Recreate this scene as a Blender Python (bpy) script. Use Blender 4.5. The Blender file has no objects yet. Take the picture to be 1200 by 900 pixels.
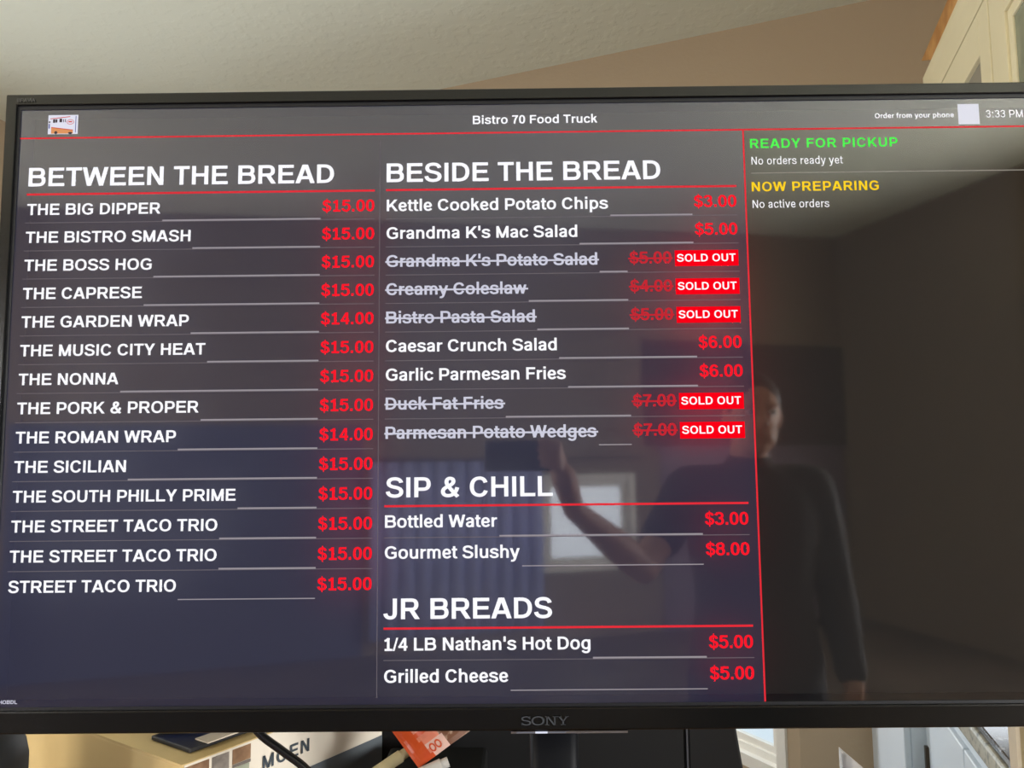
import bpy, bmesh, math, random
from mathutils import Vector, Matrix
random.seed(7)
S = bpy.context.scene
COL = S.collection
# ------------------------------------------------------------------ camera, sky, light, exposure
EYE = Vector((-0.0245, -0.8676, 1.5))
YAW, PITCH, ROLL = -0.006121, 0.093006, -0.009735
cam = bpy.data.cameras.new('camera')
cam.sensor_fit = 'HORIZONTAL'; cam.sensor_width = 36.0; cam.lens = 27.0
cam.clip_start = 0.02; cam.clip_end = 100
camo = bpy.data.objects.new('camera', cam); COL.objects.link(camo)
_f = Vector((math.sin(YAW)*math.cos(PITCH), math.cos(YAW)*math.cos(PITCH), math.sin(PITCH)))
_r = Vector((math.cos(YAW), -math.sin(YAW), 0)); _u = _r.cross(_f)
_r2 = _r*math.cos(ROLL) + _u*math.sin(ROLL); _u2 = _u*math.cos(ROLL) - _r*math.sin(ROLL)
camo.matrix_world = Matrix(((_r2.x, _u2.x, -_f.x, EYE.x), (_r2.y, _u2.y, -_f.y, EYE.y), (_r2.z, _u2.z, -_f.z, EYE.z), (0, 0, 0, 1)))
S.camera = camo
S.view_settings.view_transform = 'Standard'
S.view_settings.look = 'None'
S.view_settings.gamma = 1.0
S.view_settings.use_curve_mapping = False
S.view_settings.exposure = 0.0
S.cycles.use_denoising = True
S.cycles.max_bounces = 10
S.cycles.diffuse_bounces = 6
S.cycles.transparent_max_bounces = 12
W = bpy.data.worlds.new('world'); S.world = W; W.use_nodes = True
_bg = W.node_tree.nodes['Background']
_bg.inputs[0].default_value = (0.58, 0.72, 0.82, 1); _bg.inputs[1].default_value = 1.5
DAYLIGHT = 30.0      # watts per square metre of window
UPLIGHT = 26.0      # added floor lamp that lights the ceiling behind the camera
LAMP = 12.0          # the added ceiling fixture

# room frame: lat runs along the far wall to the right, dep runs away from the camera
TH = math.radians(17.1)
U = Vector((math.sin(TH), math.cos(TH), 0)); V = Vector((math.cos(TH), -math.sin(TH), 0))
ORG = Vector((EYE.x, EYE.y, 0))
def R(lat, dep, z=0.0): return ORG + V*lat + U*dep + Vector((0, 0, z))
def ceil_z(lat): return 3.38 + 0.042*lat

# ------------------------------------------------------------------ materials
def srgb(r, g, b):
    f = lambda c: (c/255/12.92) if c/255 <= 0.04045 else ((c/255+0.055)/1.055)**2.4
    return (f(r), f(g), f(b), 1.0)
def mat(name, col, rough=0.5, metal=0.0, spec=0.5, coat=0.0, emit=None, estr=0.0, noise=None, bump=None):
    m = bpy.data.materials.new(name); m.use_nodes = True
    nt = m.node_tree; p = nt.nodes['Principled BSDF']
    p.inputs['Base Color'].default_value = col
    p.inputs['Roughness'].default_value = rough
    p.inputs['Metallic'].default_value = metal
    p.inputs['Specular IOR Level'].default_value = spec
    p.inputs['Coat Weight'].default_value = coat
    p.inputs['Coat Roughness'].default_value = 0.08
    if emit:
        p.inputs['Emission Color'].default_value = emit; p.inputs['Emission Strength'].default_value = estr
    tc = nt.nodes.new('ShaderNodeTexCoord')
    if noise:
        scale, col2, lo, hi = noise
        n = nt.nodes.new('ShaderNodeTexNoise'); n.inputs['Scale'].default_value = scale; n.inputs['Detail'].default_value = 5
        r = nt.nodes.new('ShaderNodeMapRange'); r.inputs['From Min'].default_value = lo; r.inputs['From Max'].default_value = hi
        mx = nt.nodes.new('ShaderNodeMix'); mx.data_type = 'RGBA'
        mx.inputs[6].default_value = col; mx.inputs[7].default_value = col2
        nt.links.new(tc.outputs['Object'], n.inputs['Vector']); nt.links.new(n.outputs['Fac'], r.inputs['Value'])
        nt.links.new(r.outputs['Result'], mx.inputs['Factor']); nt.links.new(mx.outputs[2], p.inputs['Base Color'])
    if bump:
        scale, strength, dist = bump
        n = nt.nodes.new('ShaderNodeTexNoise'); n.inputs['Scale'].default_value = scale; n.inputs['Detail'].default_value = 4
        r = nt.nodes.new('ShaderNodeMapRange'); r.inputs['From Min'].default_value = 0.48; r.inputs['From Max'].default_value = 0.6
        b = nt.nodes.new('ShaderNodeBump'); b.inputs['Strength'].default_value = strength; b.inputs['Distance'].default_value = dist
        nt.links.new(tc.outputs['Object'], n.inputs['Vector']); nt.links.new(n.outputs['Fac'], r.inputs['Value'])
        nt.links.new(r.outputs['Result'], b.inputs['Height']); nt.links.new(b.outputs['Normal'], p.inputs['Normal'])
    return m
def lit(name, col, front=1.0, back=11.0):
    """pixels of the display: they emit forwards; separate back emission is added to cast a halo"""
    m = bpy.data.materials.new(name); m.use_nodes = True
    nt = m.node_tree; nt.nodes.clear()
    e = nt.nodes.new('ShaderNodeEmission'); e.inputs[0].default_value = col
    g = nt.nodes.new('ShaderNodeNewGeometry')
    r = nt.nodes.new('ShaderNodeMapRange')
    r.inputs['To Min'].default_value = front; r.inputs['To Max'].default_value = back
    o = nt.nodes.new('ShaderNodeOutputMaterial')
    nt.links.new(g.outputs['Backfacing'], r.inputs['Value']); nt.links.new(r.outputs['Result'], e.inputs[1]); nt.links.new(e.outputs[0], o.inputs[0])
    return m
def glass(name, tint, refl=0.06, rough=0.02, emit=None):
    m = bpy.data.materials.new(name); m.use_nodes = True
    nt = m.node_tree; nt.nodes.clear()
    t = nt.nodes.new('ShaderNodeBsdfTransparent'); t.inputs[0].default_value = tint
    g = nt.nodes.new('ShaderNodeBsdfGlossy'); g.inputs['Roughness'].default_value = rough
    x = nt.nodes.new('ShaderNodeMixShader'); x.inputs[0].default_value = refl
    o = nt.nodes.new('ShaderNodeOutputMaterial')
    nt.links.new(t.outputs[0], x.inputs[1]); nt.links.new(g.outputs[0], x.inputs[2])
    if emit:      # a display glows faintly in its page colour
        e = nt.nodes.new('ShaderNodeEmission'); e.inputs[0].default_value = emit; a = nt.nodes.new('ShaderNodeAddShader')
        nt.links.new(x.outputs[0], a.inputs[0]); nt.links.new(e.outputs[0], a.inputs[1]); nt.links.new(a.outputs[0], o.inputs[0])
    else: nt.links.new(x.outputs[0], o.inputs[0])
    return m

M = {
 'ceiling': mat('ceiling_paint', srgb(228, 231, 216), 0.9, spec=0.2, bump=(20, 0.3, 0.003)),
 'wall': mat('taupe_wall_paint', srgb(180, 162, 138), 0.85, spec=0.25, bump=(60, 0.1, 0.002)),
 'rear': mat('rear_wall_paint', srgb(126, 112, 96), 0.85, spec=0.25),
 'accent': mat('added_dark_paint', srgb(74, 62, 60), 0.85, spec=0.2),
 'bluegrey': mat('added_blue_grey_paint', srgb(80, 84, 112), 0.8, spec=0.2),
 'floor': mat('floor_wood', srgb(92, 78, 66), 0.5, noise=(3, srgb(74, 62, 52), 0.4, 0.65)),
 'wains': mat('mauve_wainscot', srgb(104, 90, 102), 0.6),
 'trim': mat('white_trim', srgb(225, 222, 214), 0.5),
 'cream': mat('cream_cabinet_paint', srgb(224, 215, 180), 0.42, noise=(2, srgb(217, 207, 171), 0.4, 0.6)),
 'groove': mat('cabinet_shadow_gap', srgb(120, 112, 96), 0.7),
 'white': mat('white_cabinet_paint', srgb(214, 224, 232), 0.38),
 'reveal': mat('grey_reveal', srgb(138, 132, 116), 0.6),
 'bronze': mat('bronze_handle', srgb(74, 64, 52), 0.35, 0.7),
 'cabglass': mat('frosted_cabinet_glass', srgb(138, 144, 122), 0.22, spec=0.6, noise=(5, srgb(116, 124, 106), 0.42, 0.6)),
 'cabin': mat('cabinet_interior', srgb(128, 138, 124), 0.7),
 'granite': mat('black_granite', srgb(34, 38, 48), 0.12, noise=(38, srgb(150, 155, 165), 0.56, 0.7), spec=0.7),
 'edge': mat('beige_granite_edge', srgb(176, 172, 154), 0.2, noise=(60, srgb(124, 124, 116), 0.5, 0.68), spec=0.6),
 'board': mat('raw_wood', srgb(196, 146, 84), 0.6, noise=(9, srgb(168, 116, 60), 0.45, 0.6)),
 'wood': mat('oak_counter', srgb(140, 100, 66), 0.4, noise=(6, srgb(108, 74, 46), 0.42, 0.6)),
 'pane': glass('window_glass', (1, 1, 1, 1), 0.05),
 'bezel': mat('black_bezel_plastic', srgb(7, 8, 8), 0.22, spec=0.5, bump=(900, 0.05, 0.0005)),
 'lip': mat('inner_lip_plastic', srgb(20, 21, 26), 0.45, spec=0.4),
 'panel': glass('display_glass', (1, 1, 1, 1), 0.14, 0.04, (0.013, 0.014, 0.034, 1)),
 'side': glass('display_glass_sidebar', (1, 1, 1, 1), 0.14, 0.04, (0.001, 0.001, 0.001, 1)),
 'plate': mat('halo_plate', srgb(30, 30, 31), 0.9, spec=0.0),
 'gloss': mat('gloss_black', srgb(14, 15, 18), 0.18, spec=0.6),
 'neck': mat('satin_black', srgb(12, 14, 19), 0.5, spec=0.14),
 'matte': mat('matte_black', srgb(18, 19, 20), 0.6, spec=0.3),
 'seam': mat('grey_seam', srgb(70, 72, 78), 0.4),
 'logo': mat('logo_grey', srgb(52, 56, 62), 0.5, 0.0),
 'logodim': mat('logo_dim_grey', srgb(60, 61, 60), 0.5),
 'chrome': mat('chrome', srgb(190, 192, 200), 0.2, 1.0),
 'led': lit('status_led', srgb(225, 228, 245), 1.0, 0.0),
 'ledin': lit('status_led_dim', srgb(120, 122, 132), 0.8, 0.0),
 'kraft': mat('kraft_cardboard', srgb(226, 200, 142), 0.75, noise=(7, srgb(214, 188, 130), 0.4, 0.62)),
 'carton': mat('printed_white_carton', srgb(230, 221, 204), 0.6),
 'slate': mat('slate_print', srgb(92, 100, 106), 0.6),
 'ink': mat('dark_print', srgb(64, 74, 82), 0.6),
 'pbrown': mat('photo_brown', srgb(150, 116, 84), 0.55, noise=(30, srgb(112, 80, 54), 0.42, 0.6)),
 'pgrey': mat('photo_grey', srgb(150, 142, 132), 0.55, noise=(40, srgb(118, 110, 102), 0.42, 0.6)),
 'pgreen': mat('photo_green', srgb(166, 172, 150), 0.55),
 'navy': mat('navy_cover', srgb(40, 66, 146), 0.4),
 'darkbook': mat('black_cover', srgb(22, 23, 26), 0.5),
 'paper': mat('paper', srgb(214, 202, 182), 0.7),
 'orange': mat('orange_film', srgb(218, 88, 40), 0.3, noise=(14, srgb(200, 62, 30), 0.45, 0.6)),
 'salmon': mat('salmon_print', srgb(228, 136, 108), 0.35),
 'pinkfilm': mat('pale_pink_film', srgb(230, 190, 176), 0.35),
 'foodfilm': mat('brown_food_print', srgb(120, 82, 62), 0.35, noise=(60, srgb(214, 190, 166), 0.5, 0.62)),
 'tube': mat('white_plastic', srgb(214, 212, 206), 0.35),
 'tubey': mat('pale_yellow_plastic', srgb(204, 192, 150), 0.4),
 'cable': mat('cable_rubber', srgb(16, 16, 18), 0.25, spec=0.6),
 'gilt': mat('gilt_frame', srgb(196, 184, 150), 0.4, 0.2),
 'ivory': mat('ivory_mount', srgb(222, 214, 196), 0.6),
 'pic': mat('picture_brown', srgb(96, 72, 52), 0.5, noise=(40, srgb(150, 120, 90), 0.45, 0.62)),
 'card': mat('white_card', srgb(226, 226, 228), 0.6),
 'cardprint': mat('blue_grey_print', srgb(220, 226, 234), 0.6),
 # display colours
 'txt': lit('pixels_white', (1.0, 1.0, 1.05, 1), 1.0),
 'dim': lit('pixels_dim_white', srgb(206, 206, 222), 1.0),
 'red': lit('pixels_red', srgb(245, 22, 40), 1.12, 34.0),
 'reddim': lit('pixels_dim_red', srgb(196, 38, 50), 1.0, 36.0),
 'badge': lit('pixels_badge_red', srgb(250, 0, 22), 1.0, 42.0),
 'redline': lit('pixels_red_rule', srgb(228, 44, 56), 1.0, 8.0),
 'green': lit('pixels_green', srgb(74, 236, 78), 1.1, 12.0),
 'yellow': lit('pixels_yellow', srgb(250, 206, 28), 1.05, 9.0),
 'rule': lit('pixels_rule', srgb(104, 98, 104), 1.0, 0.6),
 'leader': lit('pixels_leader', srgb(152, 146, 152), 1.0, 0.6),
 'grey': lit('pixels_grey', srgb(150, 146, 138), 1.0, 0.6),
 'tile': lit('pixels_tile', srgb(226, 226, 236), 1.0, 1.5),
 't_sky': lit('pixels_thumb_white', srgb(226, 226, 240), 1.0, 1.0),
 't_or': lit('pixels_thumb_orange', srgb(222, 150, 96), 1.0, 1.0),
 't_dk': lit('pixels_thumb_dark', srgb(70, 60, 66), 1.0, 0.5),
 't_bl': lit('pixels_thumb_blue', srgb(96, 100, 160), 1.0, 0.5),
 't_rd': lit('pixels_thumb_red', srgb(208, 80, 76), 1.0, 0.5),
}

# ------------------------------------------------------------------ mesh helpers
class MB:
    """collects quads, boxes, lathes ...; build() links them as ONE mesh object"""
    def __init__(s): s.v, s.f, s.m, s.mats = [], [], [], []
    def mi(s, m):
        if m not in s.mats: s.mats.append(m)
        return s.mats.index(m)
    def face(s, pts, m):
        i = len(s.v); s.v += [tuple(p) for p in pts]; s.f.append(tuple(range(i, i+len(pts)))); s.m.append(s.mi(m))
    def box(s, a, b, m, fr=None):
        x0, y0, z0 = a; x1, y1, z1 = b
        c = [(x0,y0,z0),(x1,y0,z0),(x1,y1,z0),(x0,y1,z0),(x0,y0,z1),(x1,y0,z1),(x1,y1,z1),(x0,y1,z1)]
        if fr: c = [fr(*p) for p in c]
        i = len(s.v); s.v += [tuple(p) for p in c]
        for f in ((3,2,1,0),(4,5,6,7),(0,1,5,4),(1,2,6,5),(2,3,7,6),(3,0,4,7)):
            s.f.append(tuple(i+k for k in f)); s.m.append(s.mi(m))
    def prism(s, outline, y0, y1, m, fr=lambda x, y, z: (x, y, z)):
        """outline: (x,z) counter-clockwise seen from -y"""
        n = len(outline); i = len(s.v)
        s.v += [tuple(fr(x, y0, z)) for x, z in outline] + [tuple(fr(x, y1, z)) for x, z in outline]
        s.f.append(tuple(range(i, i+n))); s.m.append(s.mi(m))
        s.f.append(tuple(range(i+2*n-1, i+n-1, -1))); s.m.append(s.mi(m))
        for k in range(n):
            j = (k+1) % n
            s.f.append((i+k, i+n+k, i+n+j, i+j)); s.m.append(s.mi(m))
    def tube(s, pts, r, m, n=10):
        pts = [Vector(p) for p in pts]; i = len(s.v); up = Vector((0.13, 0.31, 0.94))
        for k, p in enumerate(pts):
            d = (pts[min(k+1, len(pts)-1)] - pts[max(k-1, 0)]).normalized()
            a = d.cross(up).normalized(); b = a.cross(d)
            rr = r[k] if isinstance(r, (list, tuple)) else r
            for q in range(n):
                t = 2*math.pi*q/n
                s.v.append(tuple(p + a*rr*math.cos(t) + b*rr*math.sin(t)))
        for k in range(len(pts)-1):
            for q in range(n):
                j = (q+1) % n
                s.f.append((i+k*n+q, i+k*n+j, i+(k+1)*n+j, i+(k+1)*n+q)); s.m.append(s.mi(m))
        s.f.append(tuple(i+q for q in range(n-1, -1, -1))); s.m.append(s.mi(m))
        e = i+(len(pts)-1)*n
        s.f.append(tuple(e+q for q in range(n))); s.m.append(s.mi(m))
    def build(s, name, parent=None, bevel=0.0, smooth=False, origin=None, seg=2, fix=True):
        me = bpy.data.meshes.new(name)
        o = Vector(origin) if origin is not None else Vector((0, 0, 0))
        me.from_pydata([tuple(Vector(p)-o) for p in s.v], [], s.f)
        for m in s.mats: me.materials.append(m)
        for p, k in zip(me.polygons, s.m): p.material_index = k; p.use_smooth = smooth
        if fix:
            bm = bmesh.new(); bm.from_mesh(me); bmesh.ops.recalc_face_normals(bm, faces=bm.faces); bm.to_mesh(me); bm.free()
        ob = bpy.data.objects.new(name, me); COL.objects.link(ob); ob.location = o
        if parent:
            ob.parent = parent
            ob.matrix_parent_inverse = Matrix.Identity(4)
            ob.location = o - parent_origin(parent)
        if bevel:
            b = ob.modifiers.new('bevel', 'BEVEL'); b.width = bevel; b.segments = seg; b.limit_method = 'ANGLE'
            b.harden_normals = False
        return ob
def parent_origin(p):
    t = Vector((0, 0, 0))
    while p is not None: t += p.location; p = p.parent
    return t
def tag(o, label=None, cat=None, group=None, kind=None):
    for k, x in (('label', label), ('category', cat), ('group', group), ('kind', kind)):
        if x: o[k] = x
    return o
def empty(name, loc, label, cat, group=None):
    o = bpy.data.objects.new(name, None); COL.objects.link(o); o.location = loc; o.empty_display_size = 0.1
    return tag(o, label, cat, group)
def lab(o, label): o['label'] = label; return o

# ------------------------------------------------------------------ the room
def rm(lat, dep, z): return R(lat, dep, z)
def shell(name, boxes, m):
    b = MB()
    for a, c in boxes: b.box(a, c, m, rm)
    return tag(b.build(name), kind='structure')
L0, L1, D0, D1 = -3.6, 4.6, -4.4, 3.4
b = MB(); b.box((L0-0.1, D0-0.1, -0.1), (L1+0.1, D1+0.1, 0.0), M['floor'], rm)
b.prism([(-1.95, D1+0.1), (0.128, D1+0.1), (-0.54, D1+0.67), (-1.28, D1+0.67)], -0.1, 0.0, M['floor'], lambda x, y, z: R(x, z, y))
tag(b.build('floor'), kind='structure')
b = MB(); b.face([(-40, -40, -0.4), (40, -40, -0.4), (40, 40, -0.4), (-40, 40, -0.4)], mat('pale_ground', srgb(236, 238, 240), 0.9)); tag(b.build('ground'), kind='structure')
b = MB()
c = [(L0-0.1, D0-0.1), (L1+0.1, D0-0.1), (L1+0.1, D1+0.1), (L0-0.1, D1+0.1)]
b.face([R(x, y, ceil_z(x)) for x, y in c], M['ceiling']); b.face([R(x, y, ceil_z(x)+0.12) for x, y in reversed(c)], M['ceiling'])
for k in range(4):
    (xa, ya), (xb, yb) = c[k], c[(k+1) % 4]
    b.face([R(xa, ya, ceil_z(xa)), R(xa, ya, ceil_z(xa)+.12), R(xb, yb, ceil_z(xb)+.12), R(xb, yb, ceil_z(xb))], M['ceiling'])
tag(b.build('ceiling'), kind='structure')
def wall_strip(bb, a0, a1, z0, z1, m, axis, at, th):
    """vertical wall slab; axis 'lat' runs along lat at a fixed dep"""
    n = 1
    if axis == 'lat':
        zt0, zt1 = (z1, z1) if z1 else (ceil_z(a0), ceil_z(a1))
        p = lambda x, y, z: R(x, y, z)
        q = [(a0, z0), (a1, z0), (a1, zt1), (a0, zt0)]
        bb.prism(q, at, at+th, m, lambda x, y, z: R(x, y, z))
    else:
        zt = z1 if z1 else ceil_z(at)
        bb.box((min(at, at+th), a0, z0), (max(at, at+th), a1, zt), m, rm)
# gable wall with the bay opening
BX1, BX0, BTOP = 0.128, -1.95, 2.25
b = MB()
wall_strip(b, L0, BX0, 0, None, M['wall'], 'lat', D1, 0.1)
wall_strip(b, BX0, BX1, BTOP, None, M['wall'], 'lat', D1, 0.1)
KW = (0.45, 1.03, 1.0, 1.5); fr_gab = lambda s_, t, z: R(s_, D1+t, z)
wall_strip(b, BX1, KW[0], 0, None, M['wall'], 'lat', D1, 0.1); wall_strip(b, KW[1], 1.16, 0, None, M['wall'], 'lat', D1, 0.1)
wall_strip(b, KW[0], KW[1], 0, KW[2], M['wall'], 'lat', D1, 0.1); wall_strip(b, KW[0], KW[1], KW[3], None, M['wall'], 'lat', D1, 0.1)
tag(b.build('wall_back'), kind='structure')
# bay: right flank at 45 degrees with a low window, back and left flank
FD = (U-V).normalized(); FN = (U+V).normalized()
P0 = R(BX1, D1)
def fl(s_, t, z): return P0 + FD*s_ + FN*t + Vector((0, 0, z))
FLEN, WS0, WS1, WZ0, WZ1 = 0.95, 0.095, 0.80, 0.185, 1.9
b = MB()
b.box((0, 0, 0), (WS0, 0.1, BTOP), M['wall'], fl); b.box((WS1, 0, 0), (FLEN, 0.1, BTOP), M['wall'], fl)
b.box((WS0, 0, 0), (WS1, 0.1, WZ0), M['wall'], fl); b.box((WS0, 0, WZ1), (WS1, 0.1, BTOP), M['wall'], fl)
dd = FLEN*math.sqrt(.5)
q0 = (BX1-dd, D1+dd); q1 = (BX0+dd, D1+dd)
BW = (-1.22, -0.60, 0.4, 1.95); fr_bay = lambda s_, t, z: R(s_, D1+dd+t, z)
b.box((q1[0], 0, 0), (BW[0], 0.1, BTOP), M['wall'], fr_bay); b.box((BW[1], 0, 0), (q0[0], 0.1, BTOP), M['wall'], fr_bay)
b.box((BW[0], 0, 0), (BW[1], 0.1, BW[2]), M['wall'], fr_bay); b.box((BW[0], 0, BW[3]), (BW[1], 0.1, BTOP), M['wall'], fr_bay)
b.face([R(BX0, D1, 0), R(q1[0], q1[1], 0), R(q1[0], q1[1], BTOP), R(BX0, D1, BTOP)], M['wall'])
b.face([R(BX0, D1, BTOP), R(BX1, D1, BTOP), R(*q0, BTOP), R(*q1, BTOP)], M['ceiling'])
tag(b.build('wall_bay'), kind='structure')
def window(n, fr, s0, s1, z0, z1, mull=0, day=1.0, tint=(0.94, 0.96, 1.0)):
    """framed window in a wall; fr maps (along, into wall, z)"""
    root = MB()
    e = 0.03
    for (a, c_) in (((s0-e, -0.014, z0-e), (s1+e, 0.03, z0+0.02)), ((s0-e, -0.014, z1-0.02), (s1+e, 0.03, z1+e)),
                    ((s0-e, -0.014, z0+0.02), (s0+0.02, 0.03, z1-0.02)), ((s1-0.02, -0.014, z0+0.02), (s1+e, 0.03, z1-0.02))):
        root.box(a, c_, M['trim'], fr)
    w = tag(root.build('window_%d' % n), kind='structure')
    f = MB()
    a0, a1, c0, c1 = s0+0.02, s1-0.02, z0+0.02, z1-0.02
    for d0, d1, k in ((0.02, 0.06, 0.0), (0.035, 0.06, 0.03)):
        t = 0.03
        f.box((a0+k, d0, c0+k), (a1-k, d1, c0+k+t), M['trim'], fr); f.box((a0+k, d0, c1-k-t), (a1-k, d1, c1-k), M['trim'], fr)
        f.box((a0+k, d0, c0+k+t), (a0+k+t, d1, c1-k-t), M['trim'], fr); f.box((a1-k-t, d0, c0+k+t), (a1-k, d1, c1-k-t), M['trim'], fr)
    for k in range(mull):
        x = s0+(s1-s0)*(k+1)/(mull+1); f.box((x-0.02, 0.03, c0+0.03), (x+0.02, 0.06, c1-0.03), M['trim'], fr)
    f.build('window_frame', w)
    p = MB(); p.box((a0+0.05, 0.046, c0+0.05), (a1-0.05, 0.05, c1-0.05), M['pane'], fr)
    p.build('pane', w)
    if not day: return w
    # daylight arriving through this window
    ld = bpy.data.lights.new('daylight_%d' % n, 'AREA'); ld.shape = 'RECTANGLE'
    ld.size = s1-s0; ld.size_y = z1-z0; ld.energy = day*DAYLIGHT*(s1-s0)*(z1-z0); ld.color = tint
    lo = bpy.data.objects.new('daylight_%d' % n, ld); COL.objects.link(lo)
    cc = Vector(fr((s0+s1)/2, 0.12, (z0+z1)/2)); inn = (Vector(fr(s0, 0, z0))-Vector(fr(s0, 1, z0))).normalized()
    lo.location = cc; lo.rotation_euler = inn.to_track_quat('-Z', 'Z').to_euler()
    return w
window(1, fl, WS0, WS1, WZ0, WZ1, day=0)
window(8, fr_bay, *BW, day=2.0)  # hidden bay window, added to throw light on ceiling and cabinets
# side walls; the kitchen wall stands behind the cabinets, the room widens behind the camera
b = MB(); wall_strip(b, 1.0, D1, 0, ceil_z(1.06), M['wall'], 'dep', 1.06, 0.1)
b.box((1.06, 0.9, 0), (L1+0.1, 1.0, ceil_z(1.06)), M['wall'], rm); 
tag(b.build('wall_right'), kind='structure')
window(7, fr_gab, *KW, day=0.3)
def framed_wall(name, m, fr, a0, a1, ztop, holes, th=0.1):
    """wall slab pierced by window holes (s0,s1,z0,z1) sorted along"""
    b = MB(); x = a0
    for s0, s1, z0, z1 in holes:
        b.box((x, 0, 0), (s0, th, ztop), m, fr); b.box((s0, 0, 0), (s1, th, z0), m, fr); b.box((s0, 0, z1), (s1, th, ztop), m, fr); x = s1
    b.box((x, 0, 0), (a1, th, ztop), m, fr)
    return tag(b.build(name), kind='structure')
REAR = [(-3.45, -2.45, 0.9, 2.2), (1.57, 2.37, 0.57, 1.31)]
LEFT = [(-3.4, -1.6, 0.8, 2.4), (0.1, 2.5, 0.8, 2.4)]
fr_rear = lambda s_, t, z: R(s_, D0-t, z)
fr_left = lambda s_, t, z: R(L0-t, s_, z)
framed_wall('wall_rear', M['rear'], fr_rear, L0, L1, ceil_z(L1), REAR)
RIGHT = [(-2.0, 0.5, 0.75, 2.35)]
fr_right = lambda s_, t, z: R(L1+t, s_, z)
framed_wall('wall_right_rear', M['rear'], fr_right, D0, 1.0, ceil_z(L1), RIGHT)
window(6, fr_right, *RIGHT[0], mull=1, day=5.4, tint=(0.98, 0.97, 0.95))  # unseen window added to brighten the room from behind on the right
framed_wall('wall_left', M['wall'], fr_left, D0, D1, ceil_z(L0), LEFT)
window(2, fr_rear, *REAR[0], mull=1, day=2.4); window(3, fr_rear, *REAR[1], day=0.3); window(4, fr_left, *LEFT[0], mull=1, day=2.3, tint=(1.0, 0.87, 0.72)); window(5, fr_left, *LEFT[1], mull=1, day=0.44)
b = MB(); b.box((0.0, D1-0.016, 0), (0, 0, 0), M['trim'], rm) if False else None
b.box((BX1, D1-0.015, 0), (0.365, D1, 0.1), M['trim'], rm)
tag(b.build('baseboard_back'), kind='structure')
b = MB(); b.box((2.65, D0, 0), (4.55, D0+0.02, 1.53), M['wains'], rm); b.box((2.62, D0, 1.53), (4.58, D0+0.04, 1.57), M['wains'], rm)
for k in range(4): b.box((2.72+k*0.46, D0+0.02, 0.2), (3.08+k*0.46, D0+0.03, 1.42), M['wains'], rm)
tag(b.build('trim_1'), kind='structure')
b = MB(); b.box((-2.3, D0, 0), (0.1, D0+0.012, 1.75), M['bluegrey'], rm); tag(b.build('added_blue_panel'), kind='structure')  # blue-grey sheet added to darken and tint the screen's lower left reflection
b = MB(); b.box((2.5, D0, 1.57), (L1, D0+0.015, 2.5), M['accent'], rm); tag(b.build('added_dark_panel'), kind='structure')  # dark panel added to dim the reflection at the screen's right

# unseen ceiling fixture added to warm the left of the room
cf = empty('added_ceiling_lamp', R(-2.1, -0.2, ceil_z(-2.1)), 'round flush ceiling lamp with opal glass added unseen to warm the left of the room', 'lamp')
def lathe(prof, cen, m, n=32):
    b = MB(); i0 = 0
    for r, z in prof:
        for k in range(n): b.v.append((cen.x+r*math.cos(2*math.pi*k/n), cen.y+r*math.sin(2*math.pi*k/n), cen.z+z))
    for j in range(len(prof)-1):
        for k in range(n):
            b.f.append((j*n+k, j*n+(k+1) % n, (j+1)*n+(k+1) % n, (j+1)*n+k)); b.m.append(b.mi(m))
    return b
lathe([(0.001, 0.03), (0.19, 0.03), (0.19, -0.03), (0.17, -0.03)], cf.location, M['chrome']).build('base', cf)
opal = mat('opal_glass', srgb(250, 240, 215), 0.4, emit=(1.0, 0.86, 0.62, 1), estr=LAMP/6)
lathe([(0.18, -0.03), (0.175, -0.06), (0.14, -0.09), (0.08, -0.108), (0.001, -0.112)], cf.location, opal).build('shade', cf, smooth=True)

# pale blue curtain added beside the low rear window for a bluish reflection
cu = empty('curtain', R(0.85, D0+0.08, 0.2), 'pale blue curtain added on the rear wall to tint the reflection in the television', 'curtain')
b = MB(); N = 90
for k in range(N+1):
    x = 0.15+1.40*k/N; d_ = D0+0.075+0.028*math.sin(k*0.75)
    b.v.append(tuple(R(x, d_, 0.12))); b.v.append(tuple(R(x, d_, 1.46)))
for k in range(N): b.f.append((2*k, 2*k+2, 2*k+3, 2*k+1)); b.m.append(b.mi(mat('blue_cloth', srgb(150, 158, 212), 0.9) if k == 0 else b.mats[0]))
o = b.build('cloth', cu, smooth=True, fix=False); q = o.modifiers.new('thick', 'SOLIDIFY'); q.thickness = 0.003
b = MB(); b.tube([R(0.1, D0+0.075, 1.475), R(2.45, D0+0.075, 1.475)], 0.011, M['bronze'])
for x in (0.12, 2.43): b.tube([R(x, D0, 1.475), R(x, D0+0.075, 1.475)], 0.008, M['bronze'])
b.build('curtain_rod', cu)

# unseen uplighter floor lamp added to brighten the ceiling at the far right behind the viewer
tl = empty('added_floor_lamp', R(3.9, -1.0, 0), 'bronze uplighter floor lamp added unseen behind the viewer to brighten the ceiling', 'lamp')
lathe([(0.001, 0.0), (0.15, 0.0), (0.15, 0.02), (0.02, 0.035), (0.001, 0.035)], tl.location, M['bronze']).build('base', tl)
lathe([(0.012, 0.03), (0.012, 1.78)], tl.location, M['bronze'], 12).build('pole', tl, smooth=True)
lathe([(0.02, 1.76), (0.08, 1.79), (0.17, 1.87), (0.175, 1.87), (0.165, 1.865), (0.075, 1.80), (0.001, 1.785)], tl.location, M['bronze']).build('lamp_bowl', tl, smooth=True)
lathe([(0.001, 1.80), (0.05, 1.80), (0.05, 1.83), (0.001, 1.835)], tl.location, mat('lamp_bulb', srgb(250, 240, 215), 0.4, emit=(1.0, 0.9, 0.72, 1), estr=UPLIGHT)).build('bulb', tl)
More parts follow.
